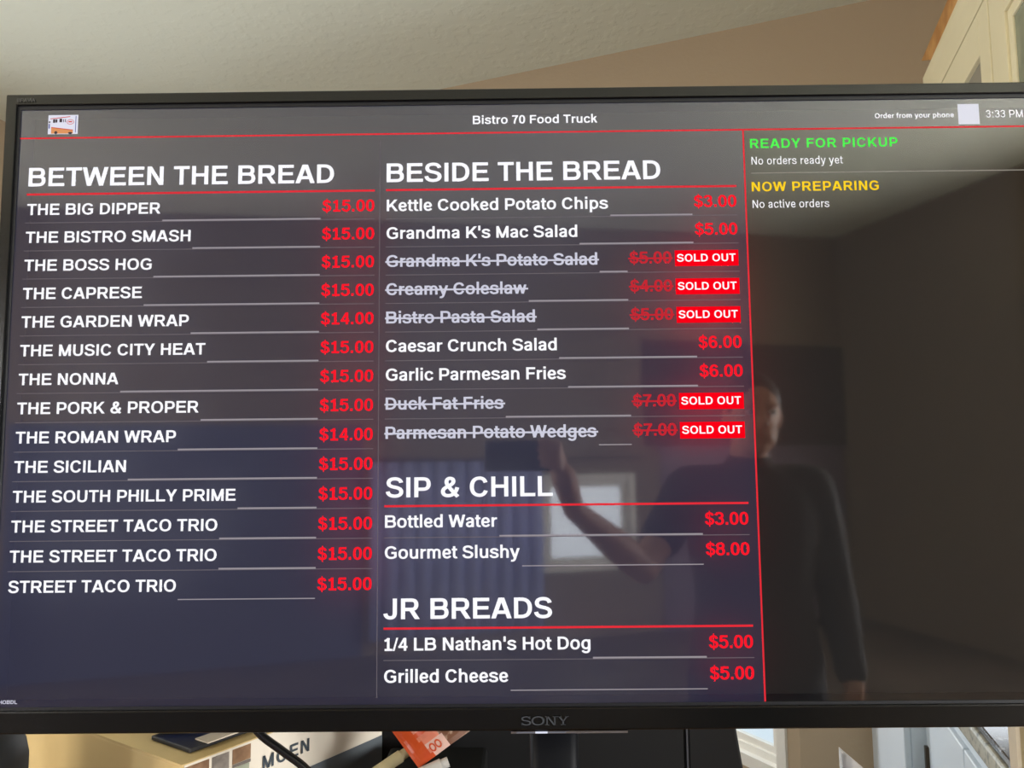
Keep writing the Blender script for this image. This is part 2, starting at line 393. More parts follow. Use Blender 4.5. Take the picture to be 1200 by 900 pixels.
ld = bpy.data.lights.new('uplight', 'SPOT'); ld.energy = UPLIGHT*6; ld.color = (1.0, 0.93, 0.76); ld.spot_size = math.radians(150); ld.spot_blend = 0.8; ld.shadow_soft_size = 0.08
lo = bpy.data.objects.new('uplight', ld); COL.objects.link(lo); lo.location = tl.location+Vector((0, 0, 1.88)); lo.rotation_euler = (math.pi, 0, 0)

# ------------------------------------------------------------------ kitchen on the right
def kitchen_door(root, a, d0, d1, z0, z1, stile, rail, m, panel_m, name='door', rebate=0.0, recess=0.012):
    f = MB()
    f.box((a, d0, z0), (a+0.02, d0+stile, z1), m, rm); f.box((a, d1-stile, z0), (a+0.02, d1, z1), m, rm)
    f.box((a, d0+stile, z0), (a+0.02, d1-stile, z0+rail), m, rm); f.box((a, d0+stile, z1-rail), (a+0.02, d1-stile, z1), m, rm)
    o = f.build(name, root, bevel=0.002)
    if rebate:
        g = MB(); r_ = rebate
        g.box((a+0.006, d0+stile, z0+rail), (a+0.019, d0+stile+r_, z1-rail), m, rm); g.box((a+0.006, d1-stile-r_, z0+rail), (a+0.019, d1-stile, z1-rail), m, rm)
        g.box((a+0.006, d0+stile+r_, z0+rail), (a+0.019, d1-stile-r_, z0+rail+r_), m, rm); g.box((a+0.006, d0+stile+r_, z1-rail-r_), (a+0.019, d1-stile-r_, z1-rail), m, rm)
        g.build('glazing_bead', o, bevel=0.003)
    p = MB(); p.box((a+recess, d0+stile-0.004+rebate, z0+rail-0.004+rebate), (a+recess+0.005, d1-stile+0.004-rebate, z1-rail+0.004-rebate), panel_m, rm)
    p.build('door_panel', o)
    return o
def upper(label, d0, d1, door_d0, door_d1, stile, panel, reb, inside):
    c = empty('upper_cabinet', R(0.8, (d0+d1)/2, 1.5), label, 'cabinet', 'cream upper cabinets on the right wall')
    k = MB(); t = 0.02
    k.box((0.622, d0, 1.5), (1.05, d0+t, 2.65), M['cream'], rm); k.box((0.622, d1-t, 1.5), (1.05, d1, 2.65), M['cream'], rm)
    k.box((0.622, d0+t, 1.5), (1.05, d1-t, 1.52), M['cream'], rm); k.box((0.622, d0+t, 2.63), (1.05, d1-t, 2.65), M['cream'], rm)
    k.box((1.03, d0+t, 1.52), (1.05, d1-t, 2.63), inside, rm)
    k.build('carcass', c)
    if reb:
        s = MB(); s.box((0.64, d0+t, 2.02), (1.03, d1-t, 2.035), M['cabin'], rm); s.build('shelf', c)
    kitchen_door(c, 0.60, door_d0, door_d1, 1.51, 2.648, stile, 0.114, M['cream'], panel, rebate=reb)
    h = MB(); h.tube([R(0.598, door_d0+0.04, 1.6), R(0.575, door_d0+0.04, 1.6), R(0.575, door_d0+0.04, 1.7), R(0.598, door_d0+0.04, 1.7)], 0.006, M['bronze']); h.build('handle', c)
    return c
upper('cream upper cabinet with a plain recessed door panel, farther along the right wall', 2.12, 2.83, 2.123, 2.826, 0.085, M['reveal'], 0.0, M['cream'])
upper('cream upper cabinet with a grey-green glazed door, nearest at the right edge', 1.40, 2.114, 1.403, 2.111, 0.11, M['cabglass'], 0.03, M['cabin'])
b = MB()   # crown moulding profile swept along the cabinets, returned at the far end
prof = [(0.622, 2.652), (0.600, 2.652), (0.600, 2.668), (0.608, 2.674), (0.608, 2.69), (0.604, 2.735), (0.597, 2.762), (0.597, 2.777), (0.622, 2.777)]
n = len(prof); d0, d1 = 1.40, 2.84
for d in (d0, d1):
    for a, z in prof: b.v.append(tuple(R(a, d, z)))
for k in range(n):
    j = (k+1) % n; b.f.append((k, j, n+j, n+k)); b.m.append(b.mi(M['cream']))
b.f.append(tuple(range(n-1, -1, -1))); b.m.append(0); b.f.append(tuple(range(n, 2*n))); b.m.append(0)
b.box((0.622, 2.815, 2.652), (1.05, 2.84, 2.777), M['cream'], rm)
tag(b.build('crown_moulding'), 'cream crown moulding running along the tops of the upper cabinets', 'moulding')
b = MB(); q = [(0.64, 2.655), (0.66, 2.655)]
b.prism([(1.5, 2.778), (2.72, 2.778), (2.74, 2.79), (2.875, 2.856), (1.5, 2.846)], 0.602, 0.624, M['board'], lambda x, y, z: R(y, x, z))
tag(b.build('wood_board', bevel=0.003), 'raw orange-brown wooden board standing on edge on top of the cream cabinets', 'board')
tb = MB(); tb.box((0.632, 1.5, 2.655), (1.04, 2.8, 2.777), M['cream'], rm); tag(tb.build('cabinet_top_filler'), 'cream filler on top of the upper cabinets behind the crown moulding', 'filler')

def base_unit(label, d0, d1, doors, toe=0.52, p=0.0):
    c = empty('base_cabinet', R(0.75, (d0+d1)/2, 0), label, 'cabinet', 'white base cabinets under the worktop')
    k = MB(); k.box((0.47-p, d0, 0.09), (1.05, d1, 0.845), M['white'], rm); k.box((toe-p, d0, 0), (1.05, d1, 0.09), M['matte'], rm); k.build('carcass', c)
    f = MB(); f.box((0.462-p, d0, 0.79), (0.47-p, d1, 0.845), M['white'], rm); f.build('top_rail', c)
    for a, e, hx in doors:
        d = MB(); d.box((0.45-p, a, 0.1), (0.47-p, e, 0.79), M['white'], rm); o = d.build('door', c, bevel=0.004)
        if hx:
            h = MB(); h.box((0.440, hx-0.011, 0.22), (0.451, hx+0.011, 0.643), M['bronze'], rm); lab(h.build('handle', o, bevel=0.002), 'dark bronze bar handle')
    return c
base_unit('white base cabinet with slab doors and a dark bar handle, nearer along the run', 1.70, 2.615, ((1.705, 2.15, 1.99), (2.156, 2.61, 2.585)))
base_unit('white base cabinet with one plain door, standing proud at the taupe wall', 2.62, 3.395, ((2.622, 3.365, None),), p=0.058)
w = empty('worktop', R(0.75, 2.3, 0.845), 'polished black granite worktop with a beige edge on the white base cabinet', 'worktop')
k = MB(); k.box((0.44, 1.69, 0.8955), (1.05, 2.62, 0.912), M['granite'], rm); k.box((0.382, 2.62, 0.8955), (1.05, 3.395, 0.912), M['granite'], rm); k.build('granite_slab', w, bevel=0.004)
k = MB(); k.box((0.432, 1.69, 0.847), (1.05, 2.62, 0.895), M['edge'], rm); k.box((0.374, 2.62, 0.847), (1.05, 3.395, 0.895), M['edge'], rm); lab(k.build('slab_edge', w, bevel=0.008, seg=3), 'beige granite front edge')

# ------------------------------------------------------------------ the island the television stands on
isl = empty('kitchen_island', (-0.2, 0.1, 0), 'wooden topped kitchen island under the television', 'island')
k = MB(); k.box((-1.25, -0.42, 0.87), (0.85, 0.62, 0.91), M['wood']); k.build('top', isl, bevel=0.006)
k = MB(); k.box((-1.15, -0.2, 0.08), (0.76, 0.5, 0.87), M['white']); k.box((-1.1, -0.15, 0), (0.7, 0.45, 0.08), M['matte']); k.build('body', isl)

# ------------------------------------------------------------------ lettering: bold grotesque drawn with an elliptical pen
CAPH, XH = 688, 528
ADV = dict(zip('ABCDEFGHIJKLMNOPRSTUVWY', (722,722,722,722,667,611,778,722,278,556,722,611,833,722,778,667,722,667,611,722,667,944,667)))
ADV.update(zip('acdefghiklmnoprstuvwy', (556,556,611,556,333,611,611,278,556,278,889,611,611,611,389,556,333,611,556,778,556)))
ADV.update({k: 556 for k in '012345678$'}); ADV.update({' ': 278, '.': 278, ':': 333, '/': 278, '&': 722, "'": 238})
BOWL = '{0} 484 C {1} 484 {2} 400 {2} 262 C {2} 125 {1} 42 {0} 42'
G = {
 'A': 'D 92 0 341 688 158;D 630 0 381 688 158;H 170 550 205',
 'B': 'V 138 0 688;H 138 432 631;H 138 432 362;H 138 442 57;P 425 631 C 545 631 578 575 578 500 C 578 425 545 362 425 362;P 430 362 C 560 362 612 300 612 210 C 612 110 550 57 430 57',
 'C': 'P 590 485 C 560 590 485 640 388 640 C 215 640 117 530 117 344 C 117 160 215 48 388 48 C 490 48 570 110 600 210',
 'D': 'V 138 0 688;H 138 335 631;H 138 335 57;P 320 631 C 505 631 607 525 607 344 C 607 165 505 57 320 57',
 'E': 'V 138 0 688;H 138 618 631;H 138 588 356;H 138 640 57',
 'F': 'V 138 0 688;H 138 578 631;H 138 540 340',
 'G': 'P 632 510 C 590 595 510 640 405 640 C 225 640 117 525 117 344 C 117 160 225 48 405 48 C 500 48 590 80 650 125;H 410 708 322;V 638 100 375',
 'H': 'V 138 0 688;V 584 0 688;H 138 584 356',
 'I': 'V 139 0 688',
 'J': 'V 415 210 688;P 415 230 C 415 105 375 48 262 48 C 162 48 108 95 95 190',
 'K': 'V 138 0 688;D 185 225 600 688 178;D 310 420 630 0 176',
 'L': 'V 138 0 688;H 138 588 57',
 'M': 'V 133 0 688;V 700 0 688;D 133 688 416 0 150;D 700 688 416 0 150',
 'N': 'V 138 0 688;V 584 0 688;D 146 688 576 0 160',
 'O': 'P 389 640 C 215 640 117 525 117 344 C 117 163 215 48 389 48 C 563 48 661 163 661 344 C 661 525 563 640 389 640',
 'P': 'V 138 0 688;H 138 375 631;H 138 375 275;P 365 631 C 520 631 565 560 565 455 C 565 345 520 275 365 275',
 'R': 'V 138 0 688;H 138 420 631;H 138 420 322;P 410 631 C 545 631 588 570 588 478 C 588 383 545 322 410 322;D 395 340 622 0 172',
 'S': 'P 555 505 C 540 600 450 642 335 642 C 205 642 122 590 122 502 C 122 410 200 380 335 352 C 480 322 562 285 562 190 C 562 95 470 46 335 46 C 190 46 105 105 92 205',
 'T': 'H 20 591 631;V 305 0 688',
 'U': 'P 138 688 L 138 270 C 138 115 220 48 361 48 C 505 48 584 115 584 270 L 584 688',
 'V': 'D 80 688 333 0 162;D 587 688 333 0 162',
 'W': 'D 80 688 255 0 150;D 472 688 255 0 150;D 472 688 690 0 150;D 864 688 690 0 150',
 'Y': 'D 92 688 333 262 164;D 575 688 333 262 164;V 333 0 300',
 'a': 'P 108 375 C 125 455 180 484 270 484 C 378 484 422 440 422 345 L 422 0;P 420 300 C 390 285 350 280 300 275 C 170 260 112 225 112 152 C 112 80 160 42 235 42 C 345 42 418 110 420 225',
 'c': 'P 468 360 C 448 445 390 484 302 484 C 175 484 107 400 107 264 C 107 128 175 42 302 42 C 392 42 460 90 474 172',
 'd': 'V 473 0 725;P ' + '473 330 C 455 430 395 484 310 484 C 185 484 110 400 110 262 C 110 125 185 42 310 42 C 395 42 455 100 473 200',
 'e': 'H 105 460 262;P 452 262 C 452 400 395 484 285 484 C 170 484 107 395 107 264 C 107 125 175 42 295 42 C 380 42 440 75 470 140',
 'f': 'P 135 0 L 135 545 C 135 640 170 673 240 673 C 270 673 300 670 322 665;H 18 318 478',
 'g': 'V 473 20 528;P 473 330 C 455 430 395 484 310 484 C 185 484 110 400 110 262 C 110 125 185 50 310 50 C 395 50 455 105 473 200;P 473 60 C 473 -90 420 -158 300 -158 C 200 -158 140 -125 118 -55',
 'h': 'V 138 0 725;P 138 320 C 160 430 220 482 310 482 C 420 482 473 420 473 300 L 473 0',
 'i': 'V 139 0 528;V 139 600 725',
 'k': 'V 138 0 725;D 185 215 438 528 165;D 285 350 472 0 162',
 'l': 'V 139 0 725',
 'm': 'V 138 0 528;P 138 330 C 150 430 205 482 290 482 C 385 482 444 430 444 320 L 444 0;P 444 330 C 456 430 511 482 596 482 C 691 482 750 430 750 320 L 750 0',
 'n': 'V 138 0 528;P 138 320 C 160 430 220 482 310 482 C 420 482 473 420 473 300 L 473 0',
 'o': 'P 305 486 C 175 486 107 400 107 264 C 107 128 175 42 305 42 C 435 42 503 128 503 264 C 503 400 435 486 305 486',
 'p': 'V 138 -207 528;P 138 330 C 156 430 216 484 301 484 C 426 484 501 400 501 262 C 501 125 426 42 301 42 C 216 42 156 100 138 200',
 'r': 'V 138 0 528;P 138 310 C 160 420 230 475 378 466',
 's': 'P 455 380 C 435 460 370 486 275 486 C 170 486 110 445 110 385 C 110 320 170 300 275 275 C 395 248 460 218 460 145 C 460 75 385 42 275 42 C 160 42 95 80 78 165',
 't': 'P 150 660 L 150 150 C 150 70 185 45 245 45 C 275 45 300 48 320 55;H 18 316 478',
 'u': 'P 138 528 L 138 215 C 138 95 190 46 290 46 C 385 46 450 100 473 200;V 473 0 528',
 'v': 'D 78 528 278 0 152;D 478 528 278 0 152',
 'w': 'D 78 528 225 0 140;D 389 528 225 0 140;D 389 528 553 0 140;D 700 528 553 0 140',
 'y': 'D 78 528 285 0 152;D 480 528 290 0 152;P 318 60 C 270 -90 235 -158 150 -158 C 120 -158 95 -155 72 -150',
 '0': 'P 278 642 C 160 642 104 530 104 344 C 104 158 160 46 278 46 C 396 46 452 158 452 344 C 452 530 396 642 278 642',
 '1': 'V 292 0 688;H 92 522 50;P 290 640 C 235 580 175 545 88 535',
 '2': 'P 103 495 C 115 590 180 642 282 642 C 390 642 448 580 448 495 C 448 400 370 340 280 270 C 190 200 115 140 98 50;H 50 518 57',
 '3': 'P 98 515 C 115 600 180 642 275 642 C 385 642 440 585 440 505 C 440 420 380 368 245 368;P 245 368 C 400 368 456 310 456 205 C 456 105 390 46 275 46 C 165 46 98 90 82 182',
 '4': 'V 396 0 688;H 30 532 205;D 90 205 378 688 132',
 '5': 'H 110 500 631;P 148 660 L 122 340;P 122 350 C 160 410 215 432 285 432 C 400 432 465 355 465 240 C 465 120 390 46 275 46 C 170 46 100 95 82 188',
 '6': 'P 447 525 C 420 610 370 642 295 642 C 165 642 106 530 106 330 C 106 150 165 46 285 46 C 395 46 456 120 456 222 C 456 330 395 405 290 405 C 195 405 125 330 112 240',
 '7': 'H 40 517 631;P 462 625 C 370 510 245 330 225 0',
 '8': 'P 278 642 C 165 642 118 590 118 508 C 118 425 170 372 278 372 C 386 372 438 425 438 508 C 438 590 390 642 278 642;P 278 372 C 150 372 98 305 98 208 C 98 110 155 46 278 46 C 401 46 458 110 458 208 C 458 305 406 372 278 372',
 '$': 'P 452 505 C 435 590 370 632 280 632 C 165 632 110 580 110 502 C 110 420 175 385 280 355 C 400 322 462 285 462 195 C 462 105 390 57 280 57 C 160 57 98 110 82 205;T 279 -95 770 62',
 '.': 'V 139 0 142', ':': 'V 166 0 142;V 166 386 528', '/': 'D 38 -10 240 700 104', "'": 'T 119 440 725 128',
 '&': 'P 630 10 C 480 150 330 330 262 435 C 215 515 245 640 352 640 C 450 640 478 590 478 540 C 478 460 400 420 300 370 C 180 310 115 270 115 185 C 115 95 190 45 300 45 C 450 45 570 150 612 330',
}
_gc = {}
def pen_path(pts, hv, hh):
    n = len(pts); closed = (pts[0][0]-pts[-1][0])**2+(pts[0][1]-pts[-1][1])**2 < 4
    L, Rr = [], []
    for i, (x, y) in enumerate(pts):
        a = pts[i-1] if i > 0 else (pts[-2] if closed else pts[0]); c_ = pts[i+1] if i < n-1 else (pts[1] if closed else pts[-1])
        dx, dy = c_[0]-a[0], c_[1]-a[1]; l = math.hypot(dx, dy) or 1
        nx, ny = -dy/l, dx/l; k = math.sqrt((hv*nx)**2+(hh*ny)**2)
        ox, oy = hv*hv*nx/k, hh*hh*ny/k
        L.append((x+ox, y+oy)); Rr.append((x-ox, y-oy))
    return [(Rr[i], Rr[i+1], L[i+1], L[i]) for i in range(n-1)]
def glyph(ch, wt):
    if (ch, wt) in _gc: return _gc[ch, wt]
    low = ch.islower(); hv, hh = (68, 53) if low else (71, 57)
    hv *= wt; hh *= wt; out = []
    for cmd in G.get(ch, '').split(';'):
        if not cmd: continue
        t = cmd.split()
        if t[0] == 'V': x, a, c_ = map(float, t[1:]); out.append(((x-hv, a), (x+hv, a), (x+hv, c_), (x-hv, c_)))
        elif t[0] == 'T': x, a, c_, w_ = map(float, t[1:]); w_ *= wt/2; out.append(((x-w_, a), (x+w_, a), (x+w_, c_), (x-w_, c_)))
        elif t[0] == 'H': a, c_, y = map(float, t[1:]); out.append(((a, y-hh), (c_, y-hh), (c_, y+hh), (a, y+hh)))
        elif t[0] == 'D':
            x0, y0, x1, y1, w_ = map(float, t[1:]); w_ *= wt/2
            if y1 < y0: x0, y0, x1, y1 = x1, y1, x0, y0
            out.append(((x0-w_, y0), (x0+w_, y0), (x1+w_, y1), (x1-w_, y1)))
        else:
            k = 1; pts = [(float(t[1]), float(t[2]))]; k = 3
            while k < len(t):
                if t[k] == 'L': pts.append((float(t[k+1]), float(t[k+2]))); k += 3
                else:
                    p0 = pts[-1]; c1 = (float(t[k+1]), float(t[k+2])); c2 = (float(t[k+3]), float(t[k+4])); p3 = (float(t[k+5]), float(t[k+6])); k += 7
                    for q in range(1, 8):
                        s_ = q/7; r_ = 1-s_
                        pts.append(tuple(r_**3*p0[i]+3*r_*r_*s_*c1[i]+3*r_*s_*s_*c2[i]+s_**3*p3[i] for i in (0, 1)))
            out += pen_path(pts, hv, hh)
    _gc[ch, wt] = out
    return out
def ink(text, wt=1.0):
    x = 0; lo = hi = None
    for i, ch in enumerate(text):
        g = glyph(ch, wt)
        if g:
            a = min(p[0] for q in g for p in q)+x; c_ = max(p[0] for q in g for p in q)+x
            lo = a if lo is None else lo; hi = c_
        x += ADV[ch]
    return lo, hi
def lay(text, x0, x1, base, size, wt=1.0, sx=1.0):
    """quads of a line whose ink runs from x0 to x1; letter spacing takes up the difference (v down)"""
    k = size/1000*sx; lo, hi = ink(text, wt)
    sp = ((x1-x0)-(hi-lo)*k)/max(1, len(text)-1)
    out = []; x = -lo*k
    for ch in text:
        for q in glyph(ch, wt): out.append([(x0+x+p[0]*k, base-p[1]*size/1000) for p in q])
        x += ADV[ch]*k+sp
    return out

# ------------------------------------------------------------------ the television
TVC = Vector((0, 0, 1.5707)); SW, SH = 1.2096, 0.6804
def pg(u, v, y=0.0): return Vector(((u/1920-0.5)*SW, y, TVC.z+(0.5-v/1080)*SH))
tv = empty('television', (0, 0.1, 0.91), 'large black flat screen television showing a food truck menu', 'television')
def ring(o, i, y0, y1, m):
    """frame between outer and inner page rectangles (u0,v0,u1,v1)"""
    b = MB()
    oc = [(o[0], o[1]), (o[2], o[1]), (o[2], o[3]), (o[0], o[3])]; ic = [(i[0], i[1]), (i[2], i[1]), (i[2], i[3]), (i[0], i[3])]
    n = 0
    for y in (y0, y1):
        for p in oc+ic: b.v.append(tuple(pg(p[0], p[1], y)))
    for k in range(4):
        j = (k+1) % 4
        for f in ((k, j, 4+j, 4+k), (8+k, 12+k, 12+j, 8+j), (k, 8+k, 8+j, j), (4+k, 4+j, 12+j, 12+k)): b.f.append(f); b.m.append(b.mi(m))
    return b
ring((-26, -28, 1946, 1124), (-6, -7, 1926, 1085), -0.004, 0.03, M['bezel']).build('bezel', tv, bevel=0.0015)
lab(ring((-12, -12, 1932, 1092), (0, 0, 1920, 1080), -0.0012, 0.03, M['lip']).build('inner_lip', tv), 'dark inner lip of the bezel')
b = MB()
b.box(pg(-22, 1120, 0.03), pg(1942, -24, 0.055), M['matte']); b.box(pg(300, 1060, 0.055), pg(1620, 250, 0.085), M['matte'])
b.build('back_shell', tv, bevel=0.006)
b = MB()
YP = 0.00003
b.face([pg(0, 1080, YP), pg(1345, 1080, YP), pg(1345, 0, YP), pg(0, 0, YP)], M['panel'])
b.face([pg(1345, 1080, YP), pg(1920, 1080, YP), pg(1920, 53, YP), pg(1345, 53, YP)], M['side'])
b.face([pg(1345, 53, YP), pg(1920, 53, YP), pg(1920, 0, YP), pg(1345, 0, YP)], M['panel'])
screen = b.build('screen', tv, fix=False)
lab(screen, 'lit display with the menu page')
b = MB(); b.box(pg(-8, 1088, 0.026), pg(1928, -8, 0.0295), M['plate']); b.build('halo_plate', tv)  # plate added behind the pixels to catch their halo
class Scr(MB):
    def quads(s, qs, m, y=0.0):
        for q in qs: s.face([pg(p[0], p[1], y) for p in q], m)
    def rect(s, u0, v0, u1, v1, m, y=0.0): s.face([pg(u0, v1, y), pg(u1, v1, y), pg(u1, v0, y), pg(u0, v0, y)], m)
    def done(s, name, label=None):
        # every quad faces the viewer (-y)
        for k, f in enumerate(s.f):
            p = [Vector(s.v[i]) for i in f]
            nrm = Vector((0, 0, 0))
            for i in range(len(p)): nrm += p[i].cross(p[(i+1) % len(p)])
            if nrm.y > 0: s.f[k] = tuple(reversed(f))
        o = s.build(name, screen, fix=False)
        if label: o['label'] = label
        return o
def line(name, text, x0, x1, base, size, m, wt=1.0, label=None):
    lo, hi = ink(text, wt); nat = (x1-x0)/(hi-lo)*1000; sx = 1.0
    if wt < 1 and nat < size: sx = nat/size
    else: size = min(size*1.04, max(size*0.6, nat))
    s = Scr(); s.quads(lay(text, x0, x1, base, size, wt, sx), m); return s.done(name, label)
# header
line('title_text', 'Bistro 70 Food Truck', 844.5, 1076, 37.4, 29.5, M['txt'], label='white title line')
line('header_text', 'Order from your phone', 1590.5, 1737, 35.6, 20, M['txt'])
line('clock_text', '3:33 PM', 1796, 1864, 37.2, 21, M['txt'], 0.66)
s = Scr(); s.rect(1744.5, 10.5, 1783.5, 49.5, M['tile']); s.done('blank_code_tile', 'small white square tile')
s = Scr()  # food truck snapshot
s.rect(51, 10, 107, 47, M['t_sky'], 0.000024)
s.quads([[(55, 16.5), (92, 12.5), (92, 14), (55, 18)]], M['t_rd'])
for u, v, w_, h_ in ((60, 18, 4, 7), (64.5, 18, 3.5, 6.5), (72, 17, 5, 7), (79, 18, 1.5, 6), (82.5, 18, 1.5, 6), (52, 22, 3, 3)): s.rect(u, v, u+w_, v+h_, M['t_dk'])
def oval(u, v, a, c_, m, y): s.face([pg(u+a*math.cos(k*math.pi/8), v+c_*math.sin(k*math.pi/8), y) for k in range(16)], m)
oval(92.5, 23.5, 7, 5, M['t_rd'], 0.00001); oval(92.5, 23.5, 6, 4, M['t_sky'], 0.0); s.rect(89, 22, 96, 24.5, M['t_rd'], -0.0001)
s.quads([[(57, 33), (98, 38.5), (98, 46), (57, 46)]], M['t_or'], 0.000016); s.quads([[(57, 33), (98, 38.5), (98, 40), (57, 34.5)]], M['t_rd'])
oval(66, 44, 3, 3, M['t_dk'], 0.0); oval(93, 45, 4, 2.2, M['t_dk'], 0.0); s.rect(52, 27, 54.5, 36, M['t_bl']); s.rect(102, 12, 103.5, 44, M['t_bl'])
s.done('snapshot_tile', 'tiny snapshot of a white and orange food truck')
# rules
s = Scr(); s.rect(0, 53, 1920, 56, M['redline']); s.rect(1344, 56, 1347, 1080, M['redline'])
for u0, u1, v in ((17.5, 663, 162.2), (683.5, 1329.5, 161.8), (683.5, 1329.5, 739.6), (683.5, 1329.5, 951.8)): s.rect(u0, v-1.9, u1, v+1.9, M['redline'])
s.done('red_rules', 'thin red rules')
s = Scr(); s.rect(671.6, 67, 673, 1069, M['rule']); s.rect(1357.5, 137, 1904, 138.6, M['grey'])
ITEMS1 = [('THE BIG DIPPER', 267, '$15.00'), ('THE BISTRO SMASH', 324, '$15.00'), ('THE BOSS HOG', 254, '$15.00'), ('THE CAPRESE', 238, '$15.00'),
 ('THE GARDEN WRAP', 325.5, '$14.00'), ('THE MUSIC CITY HEAT', 357, '$15.00'), ('THE NONNA', 201, '$15.00'), ('THE PORK & PROPER', 348, '$15.00'),
 ('THE ROMAN WRAP', 308.5, '$14.00'), ('THE SICILIAN', 220.5, '$15.00'), ('THE SOUTH PHILLY PRIME', 418.5, '$15.00'), ('THE STREET TACO TRIO', 387, '$15.00'),
 ('THE STREET TACO TRIO', 387, '$15.00'), ('STREET TACO TRIO', 316.5, '$15.00')]
ITEMS2 = [('Kettle Cooked Potato Chips', 1092.5, '$3.00', 0), ('Grandma K\'s Mac Salad', 1035, '$5.00', 0), ('Grandma K\'s Potato Salad', 1070.7, '$5.00', 1),
 ('Creamy Coleslaw', 940.7, '$4.00', 1), ('Bistro Pasta Salad', 955.6, '$5.00', 1), ('Caesar Crunch Salad', 994.3, '$6.00', 0), ('Garlic Parmesan Fries', 1009.7, '$6.00', 0),
 ('Duck Fat Fries', 897, '$7.00', 1), ('Parmesan Potato Wedges', 1063, '$7.00', 1)]
V1 = [201.3+52.6*i for i in range(14)]
rows2 = list(zip(ITEMS2, [201.8+52.3*i for i in range(9)], [216.4+52.6*i for i in range(8)]+[None]))
rows2 += [(('Bottled Water', 883.8, '$3.00', 0), 777.4, 795), (('Gourmet Slushy', 923.5, '$8.00', 0), 831.6, None),
          (("1/4 LB Nathan's Hot Dog", 1045, '$5.00', 0), 989.6, 1006), (('Grilled Cheese', 901.2, '$5.00', 0), 1043.8, None)]
for i, ((t, x1, p), v) in enumerate(zip(ITEMS1, V1)):
    r_ = 216.2+52.65*i
    if i < 13: s.rect(17.5, r_-0.7, 663, r_+0.7, M['rule']); s.rect(x1+4, r_-3.4, 563, r_-0.5, M['leader'])
    else: s.rect(x1+4, 897.8, 562.5, 899.6, M['leader'])
for (t, x1, p, so), v, r_ in rows2:
    e = 1125.5 if so else 1247
    if r_: s.rect(683.5, r_-0.7, 1329.5, r_+0.7, M['rule']); s.rect(x1+4, r_-3.4, e, r_-0.5, M['leader'])
    else: s.rect(x1+4, v+13.2, e, v+15, M['leader'])
s.done('grey_rules', 'thin grey rules and leader lines')
# headings
for t, x0, x1, v in (('BETWEEN THE BREAD', 19.5, 587, 146.8), ('BESIDE THE BREAD', 684.5, 1190.3, 146.8), ('SIP & CHILL', 686, 983.6, 724.3), ('JR BREADS', 683, 979, 935.8)):
    line('heading_text', t, x0, x1, v, 51.5, M['txt'], label='large white heading')
for (t, x1, p), v in zip(ITEMS1, V1):
    line('menu_item_text', t, 19.6, x1, v, 31.8, M['txt']); line('price_text', p, 566, 662.3, v, 32, M['red'], label='red price')
for (t, x1, p, so), v, r_ in rows2:
    s = Scr(); s.quads(lay(t, 685, x1, v, 31.8), M['dim' if so else 'txt'])
    if so: s.rect(683, v-10.8, x1+3, v-7.6, M['dim'], 0.000012)
    s.done('menu_item_text', 'struck through greyish item' if so else None)
    vp = v-1.2 if r_ is None or r_ < 600 else v
    s = Scr(); a, c_ = (1129.3, 1206.2) if so else (1250.3 if v < 700 else 1251.3, 1328.3)
    s.quads(lay(p, a, c_, vp, 32), M['reddim' if so else 'red'])
    if so: s.rect(a-2, vp-11, c_+2, vp-7.8, M['reddim'], 0.000012)
    s.done('price_text', 'struck through dim red price' if so else 'red price')
    if so:
        s = Scr(); s.rect(1212.3, vp-23.6, 1328.3, vp+5.9, M['badge'], 0.00002); s.quads(lay('SOLD OUT', 1216, 1323.2, vp-2.6, 20.5), M['txt'])
        s.done('sold_out_badge', 'red badge with white lettering')
line('sidebar_heading_text', 'READY FOR PICKUP', 1357.5, 1629.7, 90.2, 24.8, M['green'], label='green heading')
line('sidebar_text', 'No orders ready yet', 1359, 1527.5, 121.6, 21.5, M['txt'], 0.66)
line('sidebar_heading_text', 'NOW PREPARING', 1357.5, 1590.6, 172.4, 24.8, M['yellow'], label='yellow heading')
line('sidebar_text', 'No active orders', 1358, 1498.3, 203.8, 21.5, M['txt'], 0.66)
line('footer_text', 'HPHOBDL', 0.5, 45.5, 1074.5, 9.5, M['dim'])
# maker's lettering on the lower bezel: wide slab serifs
def slab(letter):
    r_ = lambda a, b_, c_, d: [(a, b_), (c_, b_), (c_, d), (a, d)]
    if letter == 'S': return pen_path_list('P 760 520 C 720 640 600 655 480 655 C 290 655 150 600 150 500 C 150 400 300 380 470 355 C 680 325 800 285 800 185 C 800 85 660 40 470 40 C 290 40 170 80 120 190')+[r_(740, 470, 800, 690), r_(95, 0, 150, 220)]
    if letter == 'O': return pen_path_list('P 560 655 C 270 655 110 520 110 345 C 110 170 270 40 560 40 C 850 40 1010 170 1010 345 C 1010 520 850 655 560 655')
    if letter == 'N': return [r_(170, 0, 270, 690), r_(60, 0, 380, 60), r_(60, 630, 330, 690), r_(800, 0, 900, 690), r_(690, 630, 1010, 690), [(170, 690), (340, 690), (900, 0), (740, 0)]]
    return [r_(430, 0, 570, 320), r_(300, 0, 700, 60), [(90, 690), (270, 690), (570, 290), (430, 290)], [(760, 690), (880, 690), (570, 290), (450, 290)], r_(20, 630, 350, 690), r_(680, 630, 960, 690)]
def pen_path_list(d):
    t = d.split(); pts = [(float(t[1]), float(t[2]))]; k = 3
    while k < len(t):
        p0 = pts[-1]; c1 = (float(t[k+1]), float(t[k+2])); c2 = (float(t[k+3]), float(t[k+4])); p3 = (float(t[k+5]), float(t[k+6])); k += 7
        for q in range(1, 9):
            s_ = q/8; r_ = 1-s_
            pts.append(tuple(r_**3*p0[i]+3*r_*r_*s_*c1[i]+3*r_*s_*s_*c2[i]+s_**3*p3[i] for i in (0, 1)))
    return pen_path(pts, 75, 42)
